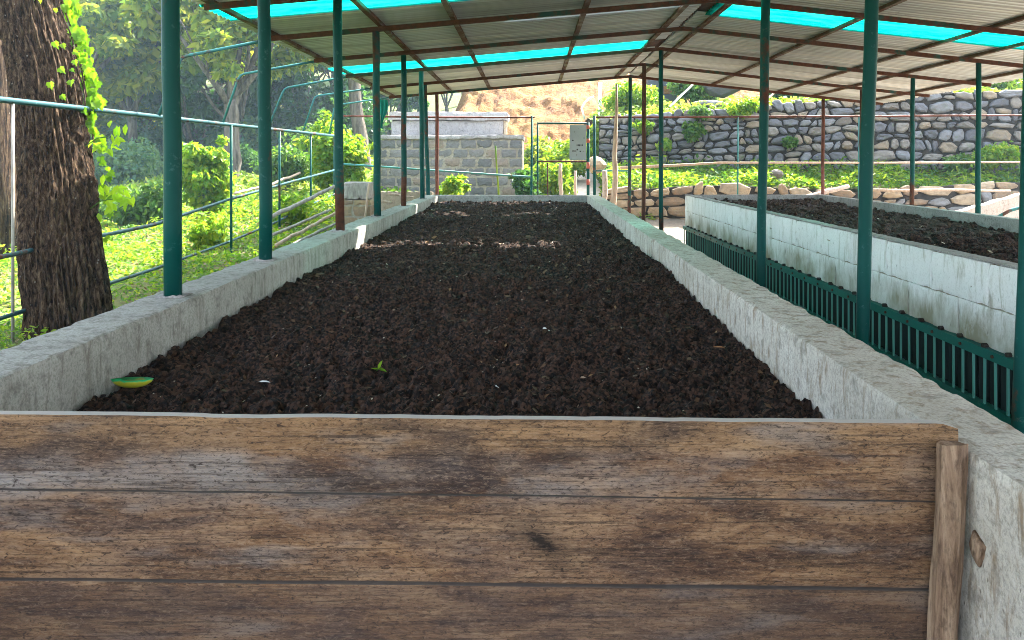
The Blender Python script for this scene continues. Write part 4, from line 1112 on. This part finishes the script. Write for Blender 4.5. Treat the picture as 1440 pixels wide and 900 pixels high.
bush((at(560, 0, 18.5).x, 18.5, .5), .5, .35, 400, .06, 'leaf_mid', 'low weeds at the left foot of the block wall', 59)
# plants over the tall wall
TW = [(905, 178, .35, 'leaf_bright', 'bright trailing plant on the tall wall behind the ridge posts'), (975, 185, .45, 'leaf_mid', 'pale trailing plant spilling over the wall right of the ridge posts'),
      (935, 205, .28, 'leaf_bright', 'small hanging plant low on the tall wall'), (1045, 152, .5, 'leaf_bright', 'lime green plant on top of the wall by the slanting poles'),
      (985, 160, .35, 'leaf_mid', 'low plant on the wall top left of the lime green plant'), (1400, 222, .6, 'leaf_bright', 'bright bush against the wall foot at the far right'),
      (1350, 228, .35, 'leaf_mid', 'small bush against the wall foot left of the far right one'), (1112, 200, .22, 'leaf_mid', 'tuft growing from a joint of the tall wall')]
for i, (px, py, r_, mt, lb) in enumerate(TW):
    X = (px-745)*21.3/F; Yw = upY(X)-.18; p = at(px, py, Yw)
    bush((p.x, p.y, p.z-r_*.5), r_, r_*.9, int(650*r_/.4), .07, mt, lb, 80+i, name='wall_plant', cat='plant')
bush(tuple(at(1115, 150, 24.0)), 1.0, .75, 1500, .09, 'leaf_dark', 'dark green shrub on the upper terrace beyond the leaning poles', 95)
bush(tuple(at(975, 146, 25.0)), .9, .8, 1200, .09, 'leaf_mid', 'green shrub on the upper terrace beside the dark tank', 96)
bush(tuple(at(890, 158, 24.5)), 1.2, .8, 1500, .09, 'leaf_bright', 'long lime green bush along the upper terrace left of the dark tank', 97)
bush(tuple(at(1210, 142, 26.0)), 1.6, .6, 1500, .09, 'leaf_bright', 'low sunlit bush on the upper terrace toward the right', 98)
bush(tuple(at(1400, 130, 24.0)), 1.3, .7, 1300, .09, 'leaf_bright', 'sunlit bush above the wall at the far right', 99)

# ground cover: blades and leaves
def cover(name, label, n, box, lsz, mat, seed, zf, h=.12, form='leaf', yexp=True, cat='ground cover', mask=None):
    rng = np.random.default_rng(seed)
    X = rng.uniform(box[0], box[1], n); Y = box[2]*(box[3]/box[2])**rng.uniform(0, 1, n) if yexp else rng.uniform(box[2], box[3], n)
    if mask is not None:
        k = mask(X, Y); X, Y = X[k], Y[k]; n = len(X)
    cl = np.clip(.5+1.3*fbm(X*1.1, Y*1.1, s=seed+3), .05, 1.5)
    Z = zf(X, Y)+rng.uniform(0, 1, n)**1.3*h*cl
    C = np.stack([X, Y, Z], -1)
    D = unit(rng.normal(size=(n, 3))*np.array([1, 1, .5])+[0, 0, .35]); N = unit(rng.normal(size=(n, 3))*.6+[0, 0, 1])
    sc = np.clip(Y/10, .7, 2.6); L = lsz*rng.uniform(.5, 1.3, n)*sc; W = L*rng.uniform(.3, .55, n)
    V, Q = leaf_arrays(C, D, N, L, W, .25, form)
    return link(name, mesh(name, V, Q, M[mat]), kind='stuff', label=label, cat=cat)
out = lambda X, Y: (X < -2.15)
cover('weeds', 'bright sunlit leafy weeds covering the slope left of the bed', 58000, (-9.5, -2.1, 2.0, 19), .040, 'leaf_bright', 61, ground_z, .22, mask=out)
cover('weeds', 'darker weeds mixed in on the slope left of the bed', 14000, (-9, -2.1, 5, 19), .034, 'leaf_mid', 62, ground_z, .20, mask=out)
cover('weeds', 'sunlit grass and weeds on the far part of the left field', 26000, (-22, -3.5, 16, 36), .045, 'grass', 63, ground_z, .30)
cover('straw_litter', 'dry leaf litter among the weeds of the left slope', 5000, (-9, -2.1, 5, 18), .03, 'straw', 64, ground_z, .10, mask=out, cat='litter')
cover('weeds', 'green growth around the gate and the foot of the clay bank', 12000, (-4.5, 3.0, 18.5, 29), .045, 'leaf_bright', 65, ground_z, .35,
      mask=lambda X, Y: ~((X > -4.0) & (X < -.1) & (Y > 19.8) & (Y < 23)) & ~((X > .4+.6*(Y-18)/8) & (X < 1.7+.6*(Y-18)/8) & (Y < 26)))
def terr_z(X, Y):
    v = np.clip((Y-lowY(X)-.2)/(upY(X)+.1-lowY(X)), 0, 1); return .93+.5*v
tm = lambda X, Y: (Y > lowY(X)+.12) & (Y < upY(X)-.12)
cover('terrace_plants', 'yellow-green leafy plants crowding the terrace below the tall wall', 15000, (1.9, 14.5, 18.2, 22.6), .038, 'leaf_bright', 66, terr_z, .42, mask=tm)
cover('terrace_plants', 'deeper green plants between the yellow-green ones on the terrace', 9000, (1.9, 14.5, 18.2, 22.6), .040, 'leaf_mid', 67, terr_z, .36, mask=tm)
def upz(X, Y):
    v = np.clip((Y-upY(X)-.3)/(36-upY(X)), 0, 1); zt = EYE+1.05+.075*np.clip(X-2, 0, 8); return zt+v
cover('weeds', 'sunlit grass and weeds on the upper terrace above the tall wall', 14000, (2.2, 17, 19.5, 28), .05, 'grass', 68, upz, .35, mask=lambda X, Y: Y > upY(X)+.15)

# trees
def limb(a, b, r0, r1, rng, seg=6, bend=.08, n=9, wob=.1):
    a = Vector(a); b = Vector(b); L = (b-a).length; P = []; Rd = []
    o1 = Vector(rng.uniform(-1, 1, 3)); 
    for k in range(seg+1):
        t = k/seg; P.append(a.lerp(b, t)+o1*(bend*L*math.sin(t*math.pi))+Vector(rng.uniform(-1, 1, 3))*(r0*.12 if 0 < k < seg else 0)); Rd.append(r0+(r1-r0)*t**.8)
    return tube_arrays(P, Rd, n, True, 5, wob), P
def tree_meshes(seed, H, spread, r0, nleaf, lsz, lmat, bmat, fork=.35, form='quad', lean=(0, 0), nlimb=6, crown_lo=.35):
    rng = np.random.default_rng(seed); VV, QQ = [], []; tips = []
    def add(vq):
        o = len(VV); VV.extend(vq[0]); QQ.extend([tuple(i+o for i in f) for f in vq[1]])
    f = Vector((lean[0]*fork, lean[1]*fork, H*fork)); vq, P = limb((0, 0, -.4), f, r0, r0*.72, rng, 6, .03, 10); add(vq)
    for k in range(nlimb):
        an = 6.283*k/nlimb+rng.uniform(-.5, .5); rad = spread*rng.uniform(.35, .85); z = H*rng.uniform(.62, .95)
        tip = Vector((math.cos(an)*rad+lean[0], math.sin(an)*rad+lean[1], z))
        st = P[-1] if k < 3 else Vector(P[-2]).lerp(P[-1], rng.uniform(0, 1))
        vq, PP = limb(st, tip, r0*.42, r0*.07, rng, 7, .12, 7); add(vq); tips.append(tip)
        for j in range(3):
            s_ = PP[2+j*1+int(rng.integers(0, 2))]; t2 = s_+Vector((rng.uniform(-1, 1)*spread*.5, rng.uniform(-1, 1)*spread*.5, rng.uniform(.02, .28)*H))
            t2.z = max(t2.z, H*crown_lo)
            vq, _ = limb(s_, t2, r0*.16, r0*.03, rng, 4, .12, 5); add(vq); tips.append(t2)
    tm_ = mesh('trunk', VV, QQ, M[bmat], True)
    cs = [tuple(t) for t in tips]; rr = [spread*rng.uniform(.14, .26) for _ in tips]
    for k in range(int(len(tips)*.8)):
        t = tips[int(rng.integers(0, len(tips)))]; cs.append(tuple(np.array(t)+rng.normal(size=3)*spread*.22)); rr.append(spread*rng.uniform(.1, .22))
    V, Q = ball_leaves(rng, cs, rr, nleaf, lsz, form, .5, .75, .25)
    return tm_, mesh('crown', V, Q, M[lmat])
def tree(p, ms, label, sc=1, rz=0, group=None, name='tree'):
    r = empty(name, p, rz, label=label, cat='tree', group=group); r.scale = (sc,)*3
    link('trunk', ms[0], r); link('crown', ms[1], r); return r

# big near trunk, with climbers
def big_tree():
    b = Vector((-4.16, 6.9, 0)); z_ = 0
    ctr = [(-.5, -4.06, 6.8, .39), (0.0, -4.09, 6.85, .365), (.3, -4.13, 6.9, .345), (.9, -4.29, 7.05, .325), (1.5, -4.47, 7.3, .315), (2.0, -4.66, 7.5, .305), (2.6, -4.86, 7.7, .30), (3.4, -5.2, 7.9, .30), (4.4, -5.5, 8.1, .29), (5.6, -5.7, 8.2, .27)]
    N = 150; rows = 300; V = np.zeros((rows, N, 3))
    zz = np.linspace(-.5, 5.6, rows); cz = [c[0] for c in ctr]
    cx = np.interp(zz, cz, [c[1] for c in ctr]); cy = np.interp(zz, cz, [c[2] for c in ctr]); cr = np.interp(zz, cz, [c[3] for c in ctr])
    th = np.linspace(0, 2*math.pi, N, endpoint=False)
    T, Zg = np.meshgrid(th, zz)
    ax, ay = np.cos(T)*4.2, np.sin(T)*4.2
    ridg = np.abs(fbm(ax*2.6+.7*fbm(ax, ay, Zg*3, 6), ay*2.6, Zg*1.5, 91, 4))
    rad = cr[:, None]*(1+.04*np.cos(2*T+.6)+.05*fbm(ax*.4, ay*.4, Zg*.7, 90, 2))-.05*(1-np.clip(ridg*3.0, 0, 1))+.016*fbm(ax*4, ay*4, Zg*6, 93, 3)
    # a side lobe on the left
    rad = rad+cr[:, None]*.12*np.exp(-((T-3.5)/.45)**2)*np.clip(1.35-Zg*.25, 0, 1)
    V[..., 0] = cx[:, None]+np.cos(T)*rad; V[..., 1] = cy[:, None]+np.sin(T)*rad; V[..., 2] = Zg
    i = np.arange(rows*N).reshape(rows, N); j = np.roll(i, -1, axis=1)
    Q = np.stack([i[:-1], j[:-1], j[1:], i[1:]], -1).reshape(-1, 4)
    root = empty('big_tree', (-4.16, 6.9, 0), label='large rough-barked tree leaning at the left edge, against the side fence', cat='tree')
    o = link('trunk', mesh('trunk', V.reshape(-1, 3), Q, M['bark'], False), root); o.location = -root.location
    rng = np.random.default_rng(3); VV, QQ, cs = [], [], []
    top = Vector((-5.7, 8.2, 5.5))
    for k in range(7):
        an = k*.9+.4; tip = top+Vector((math.cos(an)*2.4-1.2, math.sin(an)*2.4+1.0, rng.uniform(1.2, 3.2)))
        vq, P = limb(top-Vector((0, 0, .2)), tip, .15, .03, rng); o_ = len(VV); VV += vq[0]; QQ += [tuple(a+o_ for a in f) for f in vq[1]]; cs += [tuple(P[4]), tuple(tip)]
    o = link('limbs', mesh('limbs', VV, QQ, M['bark'], True), root); o.location = -root.location
    Vv, Qq = ball_leaves(rng, cs, [.8]*len(cs), 5000, .09, 'quad'); o = link('crown', mesh('crown', Vv, Qq, M['leaf_mid']), root); o.location = -root.location
    # vine
    vine = empty('climbing_vine', (-3.95, 7.0, 0), label='lime green climbing vine hanging down the right side of the big trunk', cat='vine')
    OFF = -vine.location; rng = np.random.default_rng(8)
    def surf(z, t, off=.03):
        x = np.interp(z, cz, [c[1] for c in ctr]); y = np.interp(z, cz, [c[2] for c in ctr]); r = np.interp(z, cz, [c[3] for c in ctr])+off
        return Vector((x+math.cos(t)*r, y+math.sin(t)*r, z))
    st = []
    for t0, za, zb in ((.35, 3.6, 1.75), (.05, 3.6, 2.2), (.5, 3.6, 2.0)):
        P = [surf(za+(zb-za)*k/14, t0+.12*math.sin(k*1.1+t0*5), .03) for k in range(15)]
        v, q = tube_arrays(P, .008, 5); o_ = len(st)
        o = link('stem', mesh('stem', v, q, M['bark'], True), vine); o.location = OFF
    # lobed leaves
    def lobed(nl, zr, tr, out, size):
        C = []; D = []; Nn = []
        for _ in range(nl):
            z = rng.uniform(*zr); t = rng.uniform(*tr); p = surf(z, t, rng.uniform(.02, out)); C.append(p)
            D.append((rng.uniform(-.2, .8), rng.uniform(-.5, .3), rng.uniform(-1.3, -.2))); Nn.append((rng.uniform(-.2, .6), -1, rng.uniform(-.1, .9)))
        C = np.array(C); D = unit(np.array(D)); Nn = unit(np.array(Nn)); S = unit(np.cross(D, Nn)); Nn = np.cross(S, D)
        pr = [(-.5, 0), (-.62, .38), (-.1, .72), (0.05, .45), (.35, .55), (.42, .22), (1., 0), (.42, -.22), (.35, -.55), (.05, -.45), (-.1, -.72), (-.62, -.38)]
        sz = size*rng.uniform(.7, 1.3, len(C)); k = len(pr)
        V = np.stack([C+D*(a*sz)[:, None]+S*(b*sz)[:, None]+Nn*((.12*abs(b)*4-.15*a*a)*sz*.5)[:, None] for a, b in pr]+[C], 1).reshape(-1, 3)
        base = np.array([[i, (i+1) % k, k] for i in range(k)])
        return V, (base[None]+np.arange(len(C))[:, None, None]*(k+1)).reshape(-1, 3)
    for a in ((150, (2.2, 3.7), (.15, .75), .15, .062), (26, (1.75, 2.3), (.2, .7), .09, .055), (20, (.7, 1.8), (.35, .75), .14, .05), (16, (2.0, 3.4), (-1.0, .1), .06, .045)):
        V, Q = lobed(*a); o = link('leaves', mesh('leaves', V, Q, M['leaf_vine']), vine); o.location = OFF
    # leafy sprigs reaching right of the trunk
    for i, (px, py, n_, lb) in enumerate(((152, 192, 9, 'bright five leafed sprig sticking out right of the big trunk, upper one'), (158, 280, 12, 'bright leafy sprig right of the big trunk, lower one'))):
        c = at(px, py, 7.1); a = at(px-32, py+14, 7.15); s = empty('leafy_sprig', a, label=lb, cat='sprig')
        v, q = tube_arrays([(0, 0, 0), (c-a)*.5+Vector((0, 0, .03)), c-a], .006, 5); link('stem', mesh('stem', v, q, M['leaf_mid'], True), s)
        C = np.array([[c.x-a.x, 0, c.z-a.z]])+rng.normal(size=(n_*2, 3))*np.array([.085, .05, .075]); D = unit(rng.normal(size=(n_*2, 3))*.5+[.3, 0, -.8]); Nn = unit(rng.normal(size=(n_*2, 3))*.4+[0, -1, .4])
        V, Q = leaf_arrays(C, D, Nn, np.full(n_*2, .055), np.full(n_*2, .026)); link('leaves', mesh('leaves', V, Q, M['leaf_sprig']), s)
big_tree()
# second trunk at the left edge
v, q = tube_arrays([(0, 0, -.3), (-.02, 0, 1.2), (-.1, .05, 3.0), (-.25, .1, 5.5), (-.3, .1, 8)], [.30, .26, .24, .22, .15], 20, True, 4, .15)
r = empty('tree', (-7.76, 11.2, gz(-7.76, 11.2)), label='second brown trunk half cut off by the left edge of the photo', cat='tree'); link('trunk', mesh('trunk', v, q, M['bark'], True), r)
V, Q = ball_leaves(np.random.default_rng(4), [(-.3, 0, 7.5), (.8, .5, 6.8), (-1.3, .8, 7.2), (0, 1.6, 7.9)], [1.1]*4, 4000, .10, 'quad'); link('crown', mesh('crown', V, Q, M['leaf_mid']), r)

# mid distance named trees
ms = tree_meshes(201, 8.5, 3.3, .30, 11000, .20, 'leaf_olive', 'bark_grey', .30, 'quad', (.2, 0), 7, .42)
tree(gpos(322, 24.5), ms, 'forked grey tree with thin yellowing crown, seen between the first two posts')
ms = tree_meshes(202, 9.0, 2.8, .28, 8000, .20, 'leaf_yellow', 'bark_grey', .42, 'quad', (-1.2, 0), 6, .45)
tree(gpos(515, 27), ms, 'leaning pale trunk with yellow-green crown left of the block building')
ms = tree_meshes(203, 9.5, 3.2, .22, 9000, .22, 'leaf_yellow', 'bark_grey', .35, 'quad', (0, 0), 7, .25)
tree(gpos(185, 30), ms, 'slender yellow-leafed tree between the big trunk and the first post')
ms = tree_meshes(204, 10, 3.0, .22, 9000, .20, 'leaf_olive', 'bark_grey', .4, 'quad', (.5, 0), 7, .35)
tree(gpos(110, 27), ms, 'olive green tree just right of the big leaning trunk', 1, 1.0)
# forest behind
UG = [(60, 31, 'hazy undergrowth mound at the forest edge behind the big trunk'), (130, 32.5, 'blue-green undergrowth just right of the big trunk'), (205, 31, 'dark undergrowth mound left of the first post'),
      (265, 33, 'blue-green undergrowth behind the round shrub'), (330, 32, 'dark undergrowth behind the forked trunk'), (385, 33.5, 'undergrowth mound behind the second post'), (440, 34, 'blue-green undergrowth below the strut frames'),
      (500, 33, 'undergrowth behind the leaning pale trunk'), (-10, 32, 'undergrowth at the very left edge')]
for i, (px, yy, lb) in enumerate(UG):
    bush(gpos(px, yy), 2.1, 3.0+.5*math.sin(i*2.2), 3600, .15, ['leaf_blue', 'leaf_dark'][i % 2], lb, 400+i, form='quad', name='undergrowth', cat='undergrowth', nb=30)
kinds = [tree_meshes(301, 12, 4.6, .3, 9000, .27, 'leaf_blue', 'bark_grey', .2, crown_lo=.05), tree_meshes(302, 10, 4.2, .28, 8000, .27, 'leaf_dark', 'bark_grey', .15, crown_lo=.04),
         tree_meshes(303, 13, 4.4, .3, 9000, .27, 'leaf_blue', 'bark_grey', .25, crown_lo=.08), tree_meshes(304, 9, 4.0, .25, 8000, .25, 'leaf_olive', 'bark_grey', .25, crown_lo=.1)]
kl = ['dense blue-green tree', 'dark rounded tree', 'tall blue-green tree', 'olive tinted tree']
ORD = 'zeroth first second third fourth fifth sixth seventh eighth ninth tenth eleventh twelfth thirteenth fourteenth fifteenth'.split()
rng = random.Random(77); row = [(33, 40, 460, 62, 'in the front rank of the forest'), (41, 0, 560, 62, 'in the second forest rank'), (52, -80, 660, 66, 'in the third forest rank'), (68, -160, 760, 80, 'high on the far hillside')]
for Y, xa, xb, st, lab in row:
    x = xa; nn = 0
    while x < xb:
        k = rng.choice([0, 0, 1, 2, 3] if Y > 35 else [0, 1, 3]); yy = Y+rng.uniform(-3, 3); px = x+rng.uniform(-14, 14)
        if Y < 36 and px > 380: px += 0
        if px > 690 or (108 < px < 178 and Y > 36): x += st; continue
        nn += 1
        tree(gpos(px, yy), kinds[k], kl[k]+' '+lab+', '+ORD[nn]+' from the left', rng.uniform(.8, 1.15)*(.75 if Y < 36 else 1), rng.uniform(0, 6.28), 'trees of the forest behind the left field')
        x += st
for px, yy, k, lb in ((548, 40, 1, 'dark tree behind the left corner of the block building'), (590, 43, 0, 'blue-green tree behind the middle of the block building'), (628, 45, 1, 'dark tree beside the clay bank behind the block building'), (520, 36, 0, 'blue-green tree just left of the block building, near the hanging cloth')):
    tree(gpos(px, yy), kinds[k], lb, .55, px, 'trees beyond the block building')

# ------------------------------------------------------------ small things on the compost
def on_soil(px, py, z=None):
    Y = (EYE-.82)*F/(py-221)
    for _ in range(6):
        X = (px-745)*Y/F; h = float(soil_h(np.array([X]), np.array([Y]), (XI0, XI1), 0)[0]); Y = (EYE-h)*F/(py-221)
    return Vector(((px-745)*Y/F, Y, h))
def pod():
    p = on_soil(188, 556); n = 20; m = 8; V = []; Q = []
    for i in range(n+1):
        u = i/n*2-1; wd = .027*max(0, 1-abs(u)**1.9)**.75; dp = .036*max(0, 1-abs(u)**2.2)**.7; tip = .012*max(0, -u-.55)*4*max(0, 1-abs(u+.55)*2)
        for j in range(m+1):
            t = math.pi*j/m
            V.append((u*.088, -math.cos(t)*wd, .038-math.sin(t)*dp+(.012*max(0, 1-abs(u+.45)*3.5) if j in (0, 1) else 0)))
        V.append((u*.088, 0, .038-dp*.55))
    k = m+2
    for i in range(n):
        for j in range(k):
            Q.append((i*k+j, i*k+(j+1) % k, (i+1)*k+(j+1) % k, (i+1)*k+j))
    link('fruit_skin', mesh('fruit_skin', V, Q, M['pod'], True), None, (p.x, p.y-.01, p.z+.030), (0, R(-2), R(-4)), label='curved fruit skin, green above and yellow below, on the compost at lower left', cat='fruit skin')
pod()
def petal(px, py, L, W, rz, mat, name, label, cat, tilt=.2):
    p = on_soil(px, py)
    V, Q = leaf_arrays(np.array([[0, 0, 0.]]), np.array([[1., 0, 0]]), np.array([[0, 0, 1.]]), np.array([L]), np.array([W]), .35)
    V2 = np.concatenate([V, V-[0, 0, .0015]]); Q2 = np.concatenate([Q, Q[:, ::-1]+len(V)])
    link(name, mesh(name, V2, Q2, M[mat]), None, (p.x, p.y, p.z+.030), (tilt, 0, rz), label=label, cat=cat)
petal(381, 461, .016, .007, 1.9, 'petal', 'petal', 'upright white petal on the compost, left of centre', 'petal', .9)
petal(371, 547, .026, .006, .1, 'petal', 'petal', 'narrow pale petal on the compost near the planks, left half', 'petal')
petal(699, 554, .016, .008, 2.0, 'petal', 'petal', 'pale bluish petal on the compost close to the planks, mid width', 'petal', .7)
petal(766, 470, .012, .007, .5, 'petal', 'petal', 'left one of two white crumbs together mid bed', 'petal', .5)
petal(772, 473, .010, .007, 1.5, 'petal', 'petal', 'right one of two white crumbs together mid bed', 'petal', .5)
petal(1011, 497, .030, .007, -.1, 'brown_leaf', 'dry_leaf', 'narrow dry orange leaf on the compost toward the right wall', 'leaf')
petal(728, 523, .010, .006, .8, 'brown_leaf', 'dry_leaf', 'small brown leaf scrap on the compost, centre', 'leaf')
petal(820, 541, .013, .008, .4, 'stick', 'dry_leaf', 'tan scrap on the compost near the planks, right of centre', 'leaf')
petal(937, 378, .020, .010, 1.2, 'petal', 'petal', 'white scrap by the right wall, upper part of the bed', 'petal', .6)
p = on_soil(533, 533); s = empty('green_sprig', p+Vector((0, 0, .036)), label='small fresh green sprig lying on the compost near the planks', cat='sprig')
C = np.array([[-.018, 0, .008], [.012, 0, .004], [.004, 0, .024]]); D = unit(np.array([[-.8, 0, .1], [1, 0, -.35], [.45, 0, 1]])); Nn = unit(np.array([[0, -.6, 1.], [0, -.6, 1], [-.3, -1, .4]]))
V, Q = leaf_arrays(C, D, Nn, np.array([.016, .024, .022]), np.array([.005, .008, .008])); link('leaves', mesh('leaves', V, Q, M['leaf_vine']), s)
v, q = tube_arrays([(-.01, 0, 0), (0, 0, .008), (.004, 0, .012)], .002, 5); link('stem', mesh('stem', v, q, M['leaf_mid']), s)

# ------------------------------------------------------------ haze
HAZE = .0015
if HAZE:
    t = bpy.data.materials.new('thin_air_haze'); t.use_nodes = True; n = t.node_tree.nodes; n.remove(n['Principled BSDF'])
    pv = n.new('ShaderNodeVolumePrincipled'); pv.inputs['Color'].default_value = (.60, .80, 1, 1); pv.inputs['Density'].default_value = HAZE; pv.inputs['Anisotropy'].default_value = .0
    t.node_tree.links.new(pv.outputs[0], n['Material Output'].inputs['Volume'])
    link('haze', box_mesh('haze', -170, 170, -40, 230, -3, 95, t), kind='stuff', label='thin bluish haze in the air', cat='haze')
